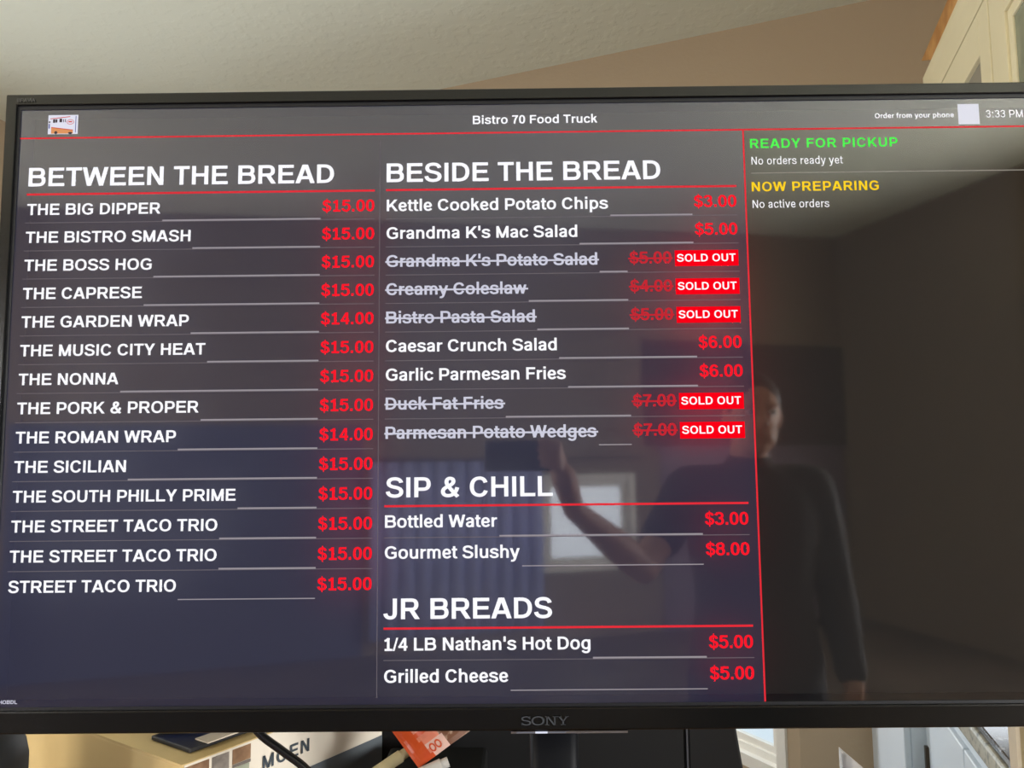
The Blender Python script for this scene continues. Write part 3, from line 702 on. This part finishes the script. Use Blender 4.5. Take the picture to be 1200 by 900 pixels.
def oriented(b):
    for k, f in enumerate(b.f):
        p = [Vector(b.v[i]) for i in f]; nrm = Vector((0, 0, 0))
        for i in range(len(p)): nrm += p[i].cross(p[(i+1) % len(p)])
        if nrm.y > 0: b.f[k] = tuple(reversed(f))
b = MB(); x = 921.5
for ch, adv in (('S', 900), ('O', 1120), ('N', 1060), ('Y', 980)):
    for q in slab(ch): b.face([pg(x+p[0]*0.0212, 1114-p[1]*0.0216, -0.0054) for p in q], M['logo'])
    x += adv*0.0212-0.8
oriented(b); lab(b.build('maker_lettering', tv, fix=False), 'raised grey maker lettering')
b = MB()
for q in lay('BRAVIA', 0, 34, -12.5, 9.5, 0.8, 1.1): b.face([pg(p[0]-4, p[1], -0.0053) for p in q], M['logodim'])
oriented(b); b.build('range_lettering', tv, fix=False)
# light bar under the bezel
b = MB(); b.box(pg(905, 1128.5, -0.004), pg(1106, 1124.6, 0.012), M['chrome']); lb = b.build('light_bar', tv)
b = MB(); b.box(pg(915, 1127.4, -0.0046), pg(1000, 1125.8, -0.004), M['ledin']); b.box(pg(947, 1127.6, -0.0052), pg(968, 1125.4, -0.004), M['led']); lab(b.build('status_light', lb), 'small white status light')
# neck and foot
b = MB()
n = 20; prof = [(0.0288*math.copysign(abs(math.cos(t))**0.45, math.cos(t)), 0.022*math.copysign(abs(math.sin(t))**0.45, math.sin(t))) for t in [2*math.pi*k/n for k in range(n)]]
NX = 0.0155
for z in (0.925, 1.245):
    for x, y in prof: b.v.append((NX+x, 0.062+y+0.02, z))
for k in range(n): b.f.append((k, (k+1) % n, n+(k+1) % n, n+k)); b.m.append(b.mi(M['neck']))
b.f.append(tuple(range(n-1, -1, -1))); b.m.append(0); b.f.append(tuple(range(n, 2*n))); b.m.append(0)
b.build('stand_neck', tv, smooth=True)
b = MB(); b.prism([(0.0155+0.21*math.cos(t), 0.075+0.12*math.sin(t)) for t in [2*math.pi*k/40 for k in range(40)]], 0, 1, M['gloss'], lambda x, y, z: (x, z, 0.911+0.014*y))
b.build('stand_base', tv, bevel=0.003)

# ------------------------------------------------------------------ things on the island
K0 = Vector((-0.435, 0.10, 0)); E1 = Vector((-0.833, 0.553, 0)); E2 = Vector((0.553, 0.833, 0))
def kb(a, c_, z): return K0 + E1*a + E2*c_ + Vector((0, 0, z))
CZ0, CZ1 = 0.912, 1.13
ct = empty('faucet_carton', kb(0.2, 0.17, CZ0), 'closed cardboard faucet carton with product photos and dark lettering behind the television', 'box')
b = MB()
b.box((0, 0, CZ0), (0.50, 0.348, CZ1-0.003), M['kraft'], kb)
b.build('carton_body', ct, bevel=0.002)
b = MB(); b.box((0.0, 0.0, CZ1-0.003), (0.50, 0.173, CZ1), M['kraft'], kb); b.box((0.0, 0.175, CZ1-0.003), (0.50, 0.348, CZ1), M['kraft'], kb); b.build('lid_flap', ct)
b = MB(); t = -0.0012
def fq(s0, s1, z0, z1, m, d): b.face([kb(d, s0, z0), kb(d, s1, z0), kb(d, s1, z1), kb(d, s0, z1)], m)
fq(0.002, 0.346, CZ0+0.002, CZ1-0.001, M['carton'], t)
fq(0.002, 0.346, CZ0+0.002, 1.0638, M['slate'], t-0.0006)
for s0, s1, z0, m in ((0.003, 0.036, 1.075, 'pbrown'), (0.040, 0.065, 1.075, 'pgrey'), (0.070, 0.098, 1.108, 'pbrown'), (0.075, 0.096, 1.078, 'pgreen')):
    fq(s0, s1, z0, 1.1265 if z0 != 1.078 else 1.103, M[m], t-0.0008)
fq(0.070, 0.098, 1.1035, 1.1075, M['pgrey'], t-0.0010)
lab(b.build('printed_side', ct, fix=False), 'pale printed side with photos')
b = MB()
qs = lay('MOEN', 0.0, 80.0, 0, 25.5, 1.0)
for q in qs: b.face([kb(t-0.0016, 0.117+p[0]/1000, 1.0865-p[1]/1000*1.0) for p in q], M['ink'])
lab(b.build('carton_lettering', ct, fix=False), 'dark grey lettering')
# black binder, navy folder and paper lying on the carton
b = MB(); b.box((0.024, 0.026, CZ1+0.0005), (0.11, 0.24, CZ1+0.0065), M['darkbook'], kb); tag(b.build('binder', bevel=0.0015), 'thin flat black binder lying on the cardboard carton', 'binder')
b = MB(); b.box((0.019, 0.048, CZ1+0.0068), (0.046, 0.20, CZ1+0.0085), M['paper'], kb); tag(b.build('paper_sheaf'), 'thin sheaf of cream paper on the carton, under the navy book', 'paper')
nd = Vector((0.967, 0.255, 0)); nn = Vector((-0.255, 0.967, 0))
nf = lambda a, c_, z: Vector((-0.508, 0.185, 0)) + nd*a + nn*c_ + Vector((0, 0, z))
b = MB(); b.box((0.0, 0.0, CZ1+0.009), (0.24, 0.17, CZ1+0.032), M['navy'], nf); tag(b.build('book', bevel=0.003), 'navy blue book lying on the black binder', 'book')
# cable hanging in front of the carton
b = MB()
cp = [(-0.36, 0.075, 1.235), (-0.352, 0.073, 1.205), (-0.333, 0.07, 1.178), (-0.305, 0.07, 1.157), (-0.275, 0.068, 1.136), (-0.25, 0.064, 1.105), (-0.236, 0.06, 1.05), (-0.232, 0.05, 0.98), (-0.225, 0.03, 0.93), (-0.2, -0.01, 0.917), (-0.1, -0.04, 0.9165)]
def smooth(ps, n=6):
    out = []
    ps = [Vector(p) for p in ps]
    for i in range(len(ps)-1):
        p0, p1, p2, p3 = ps[max(i-1, 0)], ps[i], ps[i+1], ps[min(i+2, len(ps)-1)]
        for k in range(n):
            t_ = k/n; out.append(0.5*((2*p1)+(p2-p0)*t_+(2*p0-5*p1+4*p2-p3)*t_*t_+(3*p1-p0-3*p2+p3)*t_**3))
    return out+[ps[-1]]
b.tube(smooth(cp), 0.0048, M['cable'], 12); tag(b.build('cable', smooth=True), 'black cable hanging in front of the printed carton', 'cable')
# snack pouch: pillow shaped, crimped ends, leaning
pc = empty('snack_pouch', (-0.14, 0.22, 0.915), 'orange and pink foil snack pouch leaning behind the television', 'pouch')
PO = Vector((-0.1645, 0.23, 1.074)); PX = Vector((0.085, 0.03, 0.050)); PZ = Vector((-0.075, 0.035, 0.080))*1.5
PN = PX.cross(PZ).normalized()
if PN.y > 0: PN = -PN
def pouch_pt(u, v, side):
    k = (math.sin(math.pi*u)**0.5)*(math.sin(math.pi*v)**0.6) if 0 < u < 1 and 0 < v < 1 else 0
    return PO + PX*u + PZ*v + PN*(side*0.012*k) + PN*0.0022*math.sin(17*u+6*v)*k + PN*0.0015*math.sin(23*v-9*u)
def pouch_mesh(side):
    b = MB(); N = 26
    for i in range(N):
        for j in range(N):
            u, v = (i+.5)/N, (j+.5)/N; m = 'orange'
            if side > 0:
                w_ = u+0.25*(v-0.2)
                if w_ > 0.46: m = 'foodfilm'
                elif w_ > 0.22 and v < 0.13: m = 'pinkfilm'
                elif w_ > 0.20 and int(v*30) % 3: m = 'salmon'
                if u > 0.95: m = 'pinkfilm'
            b.face([pouch_pt((i+a)/N, (j+c_)/N, side) for a, c_ in ((0, 0), (1, 0), (1, 1), (0, 1))], M[m])
    return b
pouch_mesh(1).build('front_film', pc, smooth=True, fix=False); pouch_mesh(-1).build('back_film', pc, smooth=True, fix=False)
b = MB()
for k in range(24):
    a, c_ = k/24, (k+1)/24; w_ = 0.0014*(1 if k % 2 else -1)
    b.face([pouch_pt(1, a, 0)+PN*w_, pouch_pt(1, c_, 0)-PN*w_, pouch_pt(1, c_, 0)+PX*0.13-PN*w_, pouch_pt(1, a, 0)+PX*0.13+PN*w_], M['foodfilm'])
b.build('crimped_seal', pc, fix=False)
b = MB()
for cx_ in (0.30, 0.385):
    for k in range(12):
        q = [pouch_pt(cx_+r_*math.cos(2*math.pi*(k+e)/12)*0.9, 0.065+0.8*r_*math.sin(2*math.pi*(k+e)/12), 1)+PN*0.0006 for r_, e in ((0.028, 0), (0.045, 0), (0.045, 1), (0.028, 1))]
        b.face(q, M['orange'])
b.build('printed_rings', pc, fix=False)
def tube_thing(name, a, c_, r, m, label, cat, capm=None):
    b = MB(); a = Vector(a); c_ = Vector(c_)
    b.tube([a, a.lerp(c_, 0.02), a.lerp(c_, 0.8), c_.lerp(a, 0.19), c_], [r*0.8, r, r, r*0.82, r*0.8], m, 16)
    o = b.build(name, smooth=False)
    return tag(o, label, cat)
tube_thing('plastic_tube', (-0.172, 0.225, 1.0635), (-0.124, 0.235, 1.0805), 0.0085, M['tube'], 'white plastic tube lying below the orange pouch', 'tube')
tube_thing('cardboard_tube', (-0.232, 0.225, 1.064), (-0.181, 0.25, 1.090), 0.0085, M['tubey'], 'pale yellow tube poking out beside the grey end of the carton', 'tube')
b = MB(); b.box((-0.225, 0.215, 0.912), (-0.075, 0.36, 1.056), M['matte']); tag(b.build('storage_box', bevel=0.006), 'low black box under the orange pouch', 'box')
# black case behind the neck
cs = empty('equipment_case', (0.05, 0.47, 0.912), 'tall black boxy case standing behind the television neck', 'case')
b = MB(); b.prism([(-0.252, 0.912), (0.2385, 0.912), (0.2385, 1.215), (-0.250, 1.215)], 0.402, 0.55, M['matte']); b.build('case_body', cs, bevel=0.004)
b = MB(); b.prism([(0.241, 0.912), (0.342, 0.912), (0.297, 1.215), (0.241, 1.215)], 0.402, 0.55, M['matte']); b.build('side_panel', cs, bevel=0.004)
b = MB(); b.box((0.2387, 0.3985, 0.915), (0.2412, 0.4015, 1.21), M['seam']); b.build('seam_strip', cs)
# black bag at the left edge
b = MB()
def sq(t, a, e): c_ = math.cos(t); return a*math.copysign(abs(c_)**e, c_)
bx, by = -0.74, 0.07
prof = [(0.0, 1.0), (0.05, 1.0), (0.235, 1.0), (0.252, 0.97), (0.268, 0.89), (0.28, 0.76), (0.287, 0.5)]
n = 24
for h, k in prof:
    for q in range(n):
        t = 2*math.pi*q/n; b.v.append((bx+sq(t, 0.123*k, 0.5), by+sq(t-math.pi/2, 0.05*k, 0.5), 0.912+h))
for j in range(len(prof)-1):
    for q in range(n): b.f.append((j*n+q, j*n+(q+1) % n, (j+1)*n+(q+1) % n, (j+1)*n+q)); b.m.append(b.mi(M['matte']))
b.f.append(tuple(range(n-1, -1, -1))); b.m.append(0); b.f.append(tuple((len(prof)-1)*n+q for q in range(n))); b.m.append(0)
tag(b.build('bag', smooth=True), 'black soft-cornered bag at the left edge in front of the carton', 'bag')
# folded card
b = MB(); c0 = Vector((0.515, 0.45, 0.912))
for x0, x1, ya, yb, zt, m in ((-0.014, -0.004, 0.0, 0.03, 1.014, 'cardprint'), (-0.004, 0.016, 0.03, 0.0, 1.006, 'card')):
    b.face([(c0.x+x0, c0.y+ya, 0.912), (c0.x+x1, c0.y+yb, 0.912), (c0.x+x1+0.006, c0.y+yb, zt-0.022), (c0.x+x0-0.0, c0.y+ya, zt)], M[m])
o = b.build('folded_card', fix=False); sm = o.modifiers.new('thick', 'SOLIDIFY'); sm.thickness = 0.0015
tag(o, 'white folded card standing on the island in front of the taupe wall', 'card')
# picture frame
pf = empty('picture_frame', (0.78, 0.3, 0.912), 'gilt picture frame standing on the island at the right edge', 'picture frame')
b = MB(); x0, x1, z0, z1 = 0.698, 0.84, 0.912, 1.104
for k, (w_, d, m) in enumerate(((0.006, 0.0, 'ivory'), (0.012, 0.004, 'gilt'))):
    i = 0.0 if k == 0 else 0.006
    b.box((x0+i, 0.3+d, z0+i), (x0+i+w_, 0.318, z1-i), M[m]); b.box((x1-i-w_, 0.3+d, z0+i), (x1-i, 0.318, z1-i), M[m])
    b.box((x0+i+w_, 0.3+d, z0+i), (x1-i-w_, 0.318, z0+i+w_), M[m]); b.box((x0+i+w_, 0.3+d, z1-i-w_), (x1-i-w_, 0.318, z1-i), M[m])
b.build('frame', pf)
b = MB(); b.box((x0+0.017, 0.311, z0+0.017), (x1-0.017, 0.315, z1-0.017), M['pic']); b.build('picture', pf)
b = MB(); b.prism([(0.76, 0.912), (0.78, 0.912), (0.775, 1.05), (0.765, 1.05)], 0.318, 0.33, M['matte']); b.build('easel_back', pf)

# ------------------------------------------------------------------ the photographer, seen only as a reflection in the display
def capsule(b, pts, rad, m, n=14, flat=1.0):
    """closed tapered tube with round ends through pts"""
    pts = [Vector(p) for p in pts]; pp, rr = [], []
    for i in range(len(pts)-1):
        for k in range(6):
            t_ = k/6; pp.append(pts[i].lerp(pts[i+1], t_)); rr.append(rad[i]+(rad[i+1]-rad[i])*(t_*t_*(3-2*t_)))
    pp.append(pts[-1]); rr.append(rad[-1])
    a = (pp[0]-pp[1]).normalized(); e = (pp[-1]-pp[-2]).normalized(); r0, r1 = rr[0], rr[-1]
    head = [(pp[0]+a*r0*math.sin(t_), r0*math.cos(t_)) for t_ in (1.5, 1.2, 0.8, 0.4)]
    tail = [(pp[-1]+e*r1*math.sin(t_), r1*math.cos(t_)) for t_ in (0.4, 0.8, 1.2, 1.5)]
    b.tube([h[0] for h in head]+pp+[h[0] for h in tail], [h[1] for h in head]+rr+[h[1] for h in tail], m, n)
def ball(b, c_, r, m, n=16):
    i = len(b.v); c_ = Vector(c_)
    for j in range(n+1):
        t_ = math.pi*min(max(j/n, 0.02), 0.98)
        for k in range(n): p_ = 2*math.pi*k/n; b.v.append((c_.x+r[0]*math.sin(t_)*math.cos(p_), c_.y+r[1]*math.sin(t_)*math.sin(p_), c_.z+r[2]*math.cos(t_)))
    for j in range(n):
        for k in range(n): b.f.append((i+j*n+k, i+(j+1)*n+k, i+(j+1)*n+(k+1) % n, i+j*n+(k+1) % n)); b.m.append(b.mi(m))
    b.f.append(tuple(i+k for k in range(n))); b.m.append(b.mi(m)); b.f.append(tuple(i+n*n+k for k in range(n-1, -1, -1))); b.m.append(b.mi(m))
def loft(b, rings, m, n=28):
    i = len(b.v)
    for x, y, z, rx, ry in rings:
        for k in range(n): t_ = 2*math.pi*k/n; b.v.append((x+rx*math.copysign(abs(math.cos(t_))**0.85, math.cos(t_)), y+ry*math.copysign(abs(math.sin(t_))**0.85, math.sin(t_)), z))
    for j in range(len(rings)-1):
        for k in range(n): b.f.append((i+j*n+k, i+j*n+(k+1) % n, i+(j+1)*n+(k+1) % n, i+(j+1)*n+k)); b.m.append(b.mi(m))
    b.f.append(tuple(i+k for k in range(n-1, -1, -1))); b.m.append(b.mi(m)); e = i+(len(rings)-1)*n
    b.f.append(tuple(e+k for k in range(n))); b.m.append(b.mi(m))
def torso(g, z0=0.80, m=None):
    R_ = [(0.80, 0.150, 0.095), (0.86, 0.168, 0.108), (0.92, 0.170, 0.112), (1.00, 0.156, 0.104), (1.08, 0.147, 0.098), (1.16, 0.152, 0.102), (1.25, 0.168, 0.110), (1.33, 0.176, 0.108), (1.39, 0.170, 0.092), (1.425, 0.135, 0.074), (1.445, 0.085, 0.062), (1.455, 0.060, 0.055)]
    return [(BX, BY+0.004, z, rx+g, ry+g) for z, rx, ry in R_ if z >= z0]
def remesh(o, vox):
    r_ = o.modifiers.new('remesh', 'REMESH'); r_.mode = 'VOXEL'; r_.voxel_size = vox; r_.use_smooth_shade = True
    q = o.modifiers.new('soften', 'SMOOTH'); q.factor = 0.5; q.iterations = 4
SKIN = mat('skin', srgb(196, 148, 122), 0.5); HAIR = mat('dark_hair', srgb(48, 36, 28), 0.6)
SHIRT = mat('dark_shirt', srgb(44, 38, 42), 0.8, bump=(40, 0.4, 0.004)); JEANS = mat('dark_trousers', srgb(40, 44, 58), 0.85); SHOE = mat('dark_shoes', srgb(30, 28, 28), 0.6)
BX, BY = 0.645, -1.38
ps = empty('person', (BX, BY, 0), 'person in a dark shirt holding up a phone, mirrored in the television', 'person')
b = MB()
SHL, ELB, WRI = {}, {}, {}
for sd in (-1, 1):
    SHL[sd] = Vector((BX+sd*0.175, BY, 1.395)); ELB[sd] = Vector((BX+0.235, BY+0.0, 1.11)) if sd > 0 else Vector((0.30, -1.165, 1.205)); WRI[sd] = Vector((BX+0.225, BY+0.12, 0.875)) if sd > 0 else Vector((0.108, -0.985, 1.372))
    capsule(b, [SHL[sd], ELB[sd]], [0.052, 0.040], SKIN); capsule(b, [ELB[sd], ELB[sd].lerp(WRI[sd], 0.3), WRI[sd]], [0.040, 0.042, 0.027], SKIN)
    hip = Vector((BX+sd*0.095, BY, 0.90)); kn = Vector((BX+sd*0.105, BY+0.015, 0.49)); an = Vector((BX+sd*0.11, BY-0.02, 0.085))
    capsule(b, [hip, kn], [0.088, 0.058], SKIN); capsule(b, [kn, kn.lerp(an, 0.3), an], [0.056, 0.058, 0.038], SKIN)
    capsule(b, [an+Vector((0, -0.02, -0.045)), an+Vector((sd*0.02, 0.13, -0.055))], [0.036, 0.028], SKIN)
    if sd < 0:   # palm, thumb and four bent fingers closing on the end of the phone
        ex = 0.0505; pb = Vector((ex+0.030, -0.905, 1.452)); pm = Vector((ex+0.020, -0.898, 1.478))
        capsule(b, [WRI[sd], pb], [0.026, 0.030], SKIN); ball(b, pm, (0.020, 0.018, 0.036), SKIN, 12)
        for k, (z, ln) in enumerate(((1.527, 0.95), (1.509, 1.0), (1.491, 0.97), (1.474, 0.8))):
            k0 = Vector((ex+0.021, -0.893, z-0.012)); k1 = Vector((ex+0.017, -0.868, z)); k2 = Vector((ex-0.008*ln, -0.863, z+0.003)); k3 = Vector((ex-0.026*ln, -0.866, z+0.004))
            capsule(b, [k0, k1, k2, k3], [0.0095, 0.0085, 0.0078, 0.0068], SKIN, 10)
        capsule(b, [pm+Vector((0, -0.008, -0.022)), Vector((ex+0.004, -0.906, 1.468)), Vector((ex-0.022, -0.897, 1.482))], [0.013, 0.0105, 0.0085], SKIN, 10)
    else:        # the other hand hangs relaxed, fingers slightly curled
        w0 = WRI[sd]; pm = w0+Vector((-0.004, 0.012, -0.062))
        capsule(b, [w0, pm], [0.025, 0.026], SKIN); ball(b, pm, (0.015, 0.040, 0.042), SKIN, 12)
        for k, (dy, ln) in enumerate(((0.030, 0.92), (0.011, 1.0), (-0.009, 0.95), (-0.028, 0.78))):
            q0 = pm+Vector((0, dy, -0.030)); q1 = pm+Vector((-0.004, dy*1.1+0.004, -0.030-0.034*ln)); q2 = pm+Vector((-0.014, dy*1.1+0.010, -0.030-0.060*ln)); q3 = pm+Vector((-0.028, dy*1.05+0.013, -0.030-0.076*ln))
            capsule(b, [q0, q1, q2, q3], [0.0095, 0.0088, 0.008, 0.007], SKIN, 10)
        capsule(b, [pm+Vector((-0.004, 0.030, 0.012)), pm+Vector((-0.014, 0.056, -0.014)), pm+Vector((-0.020, 0.062, -0.040))], [0.013, 0.0105, 0.0085], SKIN, 10)
loft(b, torso(0.0), SKIN)
capsule(b, [(BX-0.15, BY, 1.40), (BX+0.15, BY, 1.40)], [0.055, 0.055], SKIN); capsule(b, [(BX, BY-0.01, 1.40), (BX, BY+0.02, 1.53)], [0.062, 0.052], SKIN)
HC = Vector((BX+0.005, BY+0.045, 1.605))
ball(b, HC+Vector((0, -0.008, 0.02)), (0.074, 0.092, 0.098), SKIN); ball(b, HC+Vector((0, 0.028, -0.045)), (0.056, 0.062, 0.066), SKIN); ball(b, HC+Vector((0, 0.062, -0.088)), (0.024, 0.02, 0.018), SKIN, 10)
capsule(b, [HC+Vector((0, 0.082, 0.015)), HC+Vector((0, 0.101, -0.022))], [0.008, 0.0125], SKIN, 10)
capsule(b, [HC+Vector((-0.022, 0.083, -0.056)), HC+Vector((0.022, 0.083, -0.056))], [0.006, 0.006], SKIN, 8)
for sd in (-1, 1): ball(b, HC+Vector((sd*0.076, -0.005, -0.005)), (0.010, 0.019, 0.031), SKIN, 10); ball(b, HC+Vector((sd*0.032, 0.078, 0.028)), (0.022, 0.012, 0.007), SKIN, 8)
body = b.build('body', ps, fix=True); remesh(body, 0.0045)
for sd in (-1, 1):
    e = MB(); ball(e, HC+Vector((sd*0.031, 0.080, 0.008)), (0.012, 0.008, 0.008), mat('eye_white', srgb(230, 228, 224), 0.2), 10); ball(e, HC+Vector((sd*0.031, 0.0865, 0.008)), (0.005, 0.003, 0.005), HAIR, 8); e.build('eye', ps, smooth=True)
h = MB(); ball(h, HC+Vector((0, -0.02, 0.038)), (0.083, 0.094, 0.096), HAIR); ball(h, HC+Vector((0, -0.055, -0.01)), (0.072, 0.055, 0.085), HAIR); hr = h.build('hair', ps); remesh(hr, 0.006)
b = MB()
loft(b, torso(0.016, 0.84), SHIRT)
capsule(b, [(BX-0.155, BY, 1.398), (BX+0.155, BY, 1.398)], [0.072, 0.072], SHIRT); capsule(b, [(BX, BY-0.005, 1.40), (BX, BY+0.004, 1.452)], [0.09, 0.072], SHIRT)
for sd in (-1, 1): capsule(b, [SHL[sd], SHL[sd].lerp(ELB[sd], 0.62)] if sd < 0 else [SHL[sd], ELB[sd], ELB[sd].lerp(WRI[sd], 0.85)], [0.072, 0.060] if sd < 0 else [0.072, 0.055, 0.042], SHIRT)
remesh(b.build('shirt', ps), 0.008)
b = MB(); loft(b, [(BX, BY+0.004, 0.78, 0.165, 0.112), (BX, BY+0.004, 0.86, 0.178, 0.118), (BX, BY+0.004, 0.95, 0.172, 0.116)], JEANS)
for sd in (-1, 1): capsule(b, [(BX+sd*0.09, BY, 0.87), (BX+sd*0.105, BY+0.012, 0.49), (BX+sd*0.11, BY-0.02, 0.12)], [0.103, 0.076, 0.062], JEANS)
remesh(b.build('trousers', ps), 0.008)
for sd in (-1, 1):
    b = MB(); q = Vector((BX+sd*0.11, BY-0.05, 0)); capsule(b, [q+Vector((0, 0, 0.045)), q+Vector((sd*0.012, 0.09, 0.045)), q+Vector((sd*0.022, 0.19, 0.036))], [0.046, 0.05, 0.037], SHOE)
    b.box((q.x-0.035, q.y-0.04, 0.0), (q.x+0.045+sd*0.012, q.y+0.21, 0.02), SHOE); remesh(b.build('shoe', ps), 0.007)
ph = empty('phone', (-0.0245, -0.885, 1.464), 'black phone held level by the person mirrored in the television', 'phone')
b = MB(); b.box((-0.0995, -0.889, 1.4645), (0.0505, -0.8805, 1.5355), M['gloss']); b.build('phone_body', ph, bevel=0.004)
b = MB(); b.box((-0.094, -0.8897, 1.4695), (0.045, -0.889, 1.5305), lit('phone_screen', srgb(90, 84, 84), 0.5, 0.5)); b.build('phone_screen', ph)
b = MB(); b.box((-0.092, -0.8805, 1.50), (-0.06, -0.8785, 1.531), M['bezel']); b.build('camera_bump', ph, bevel=0.001)
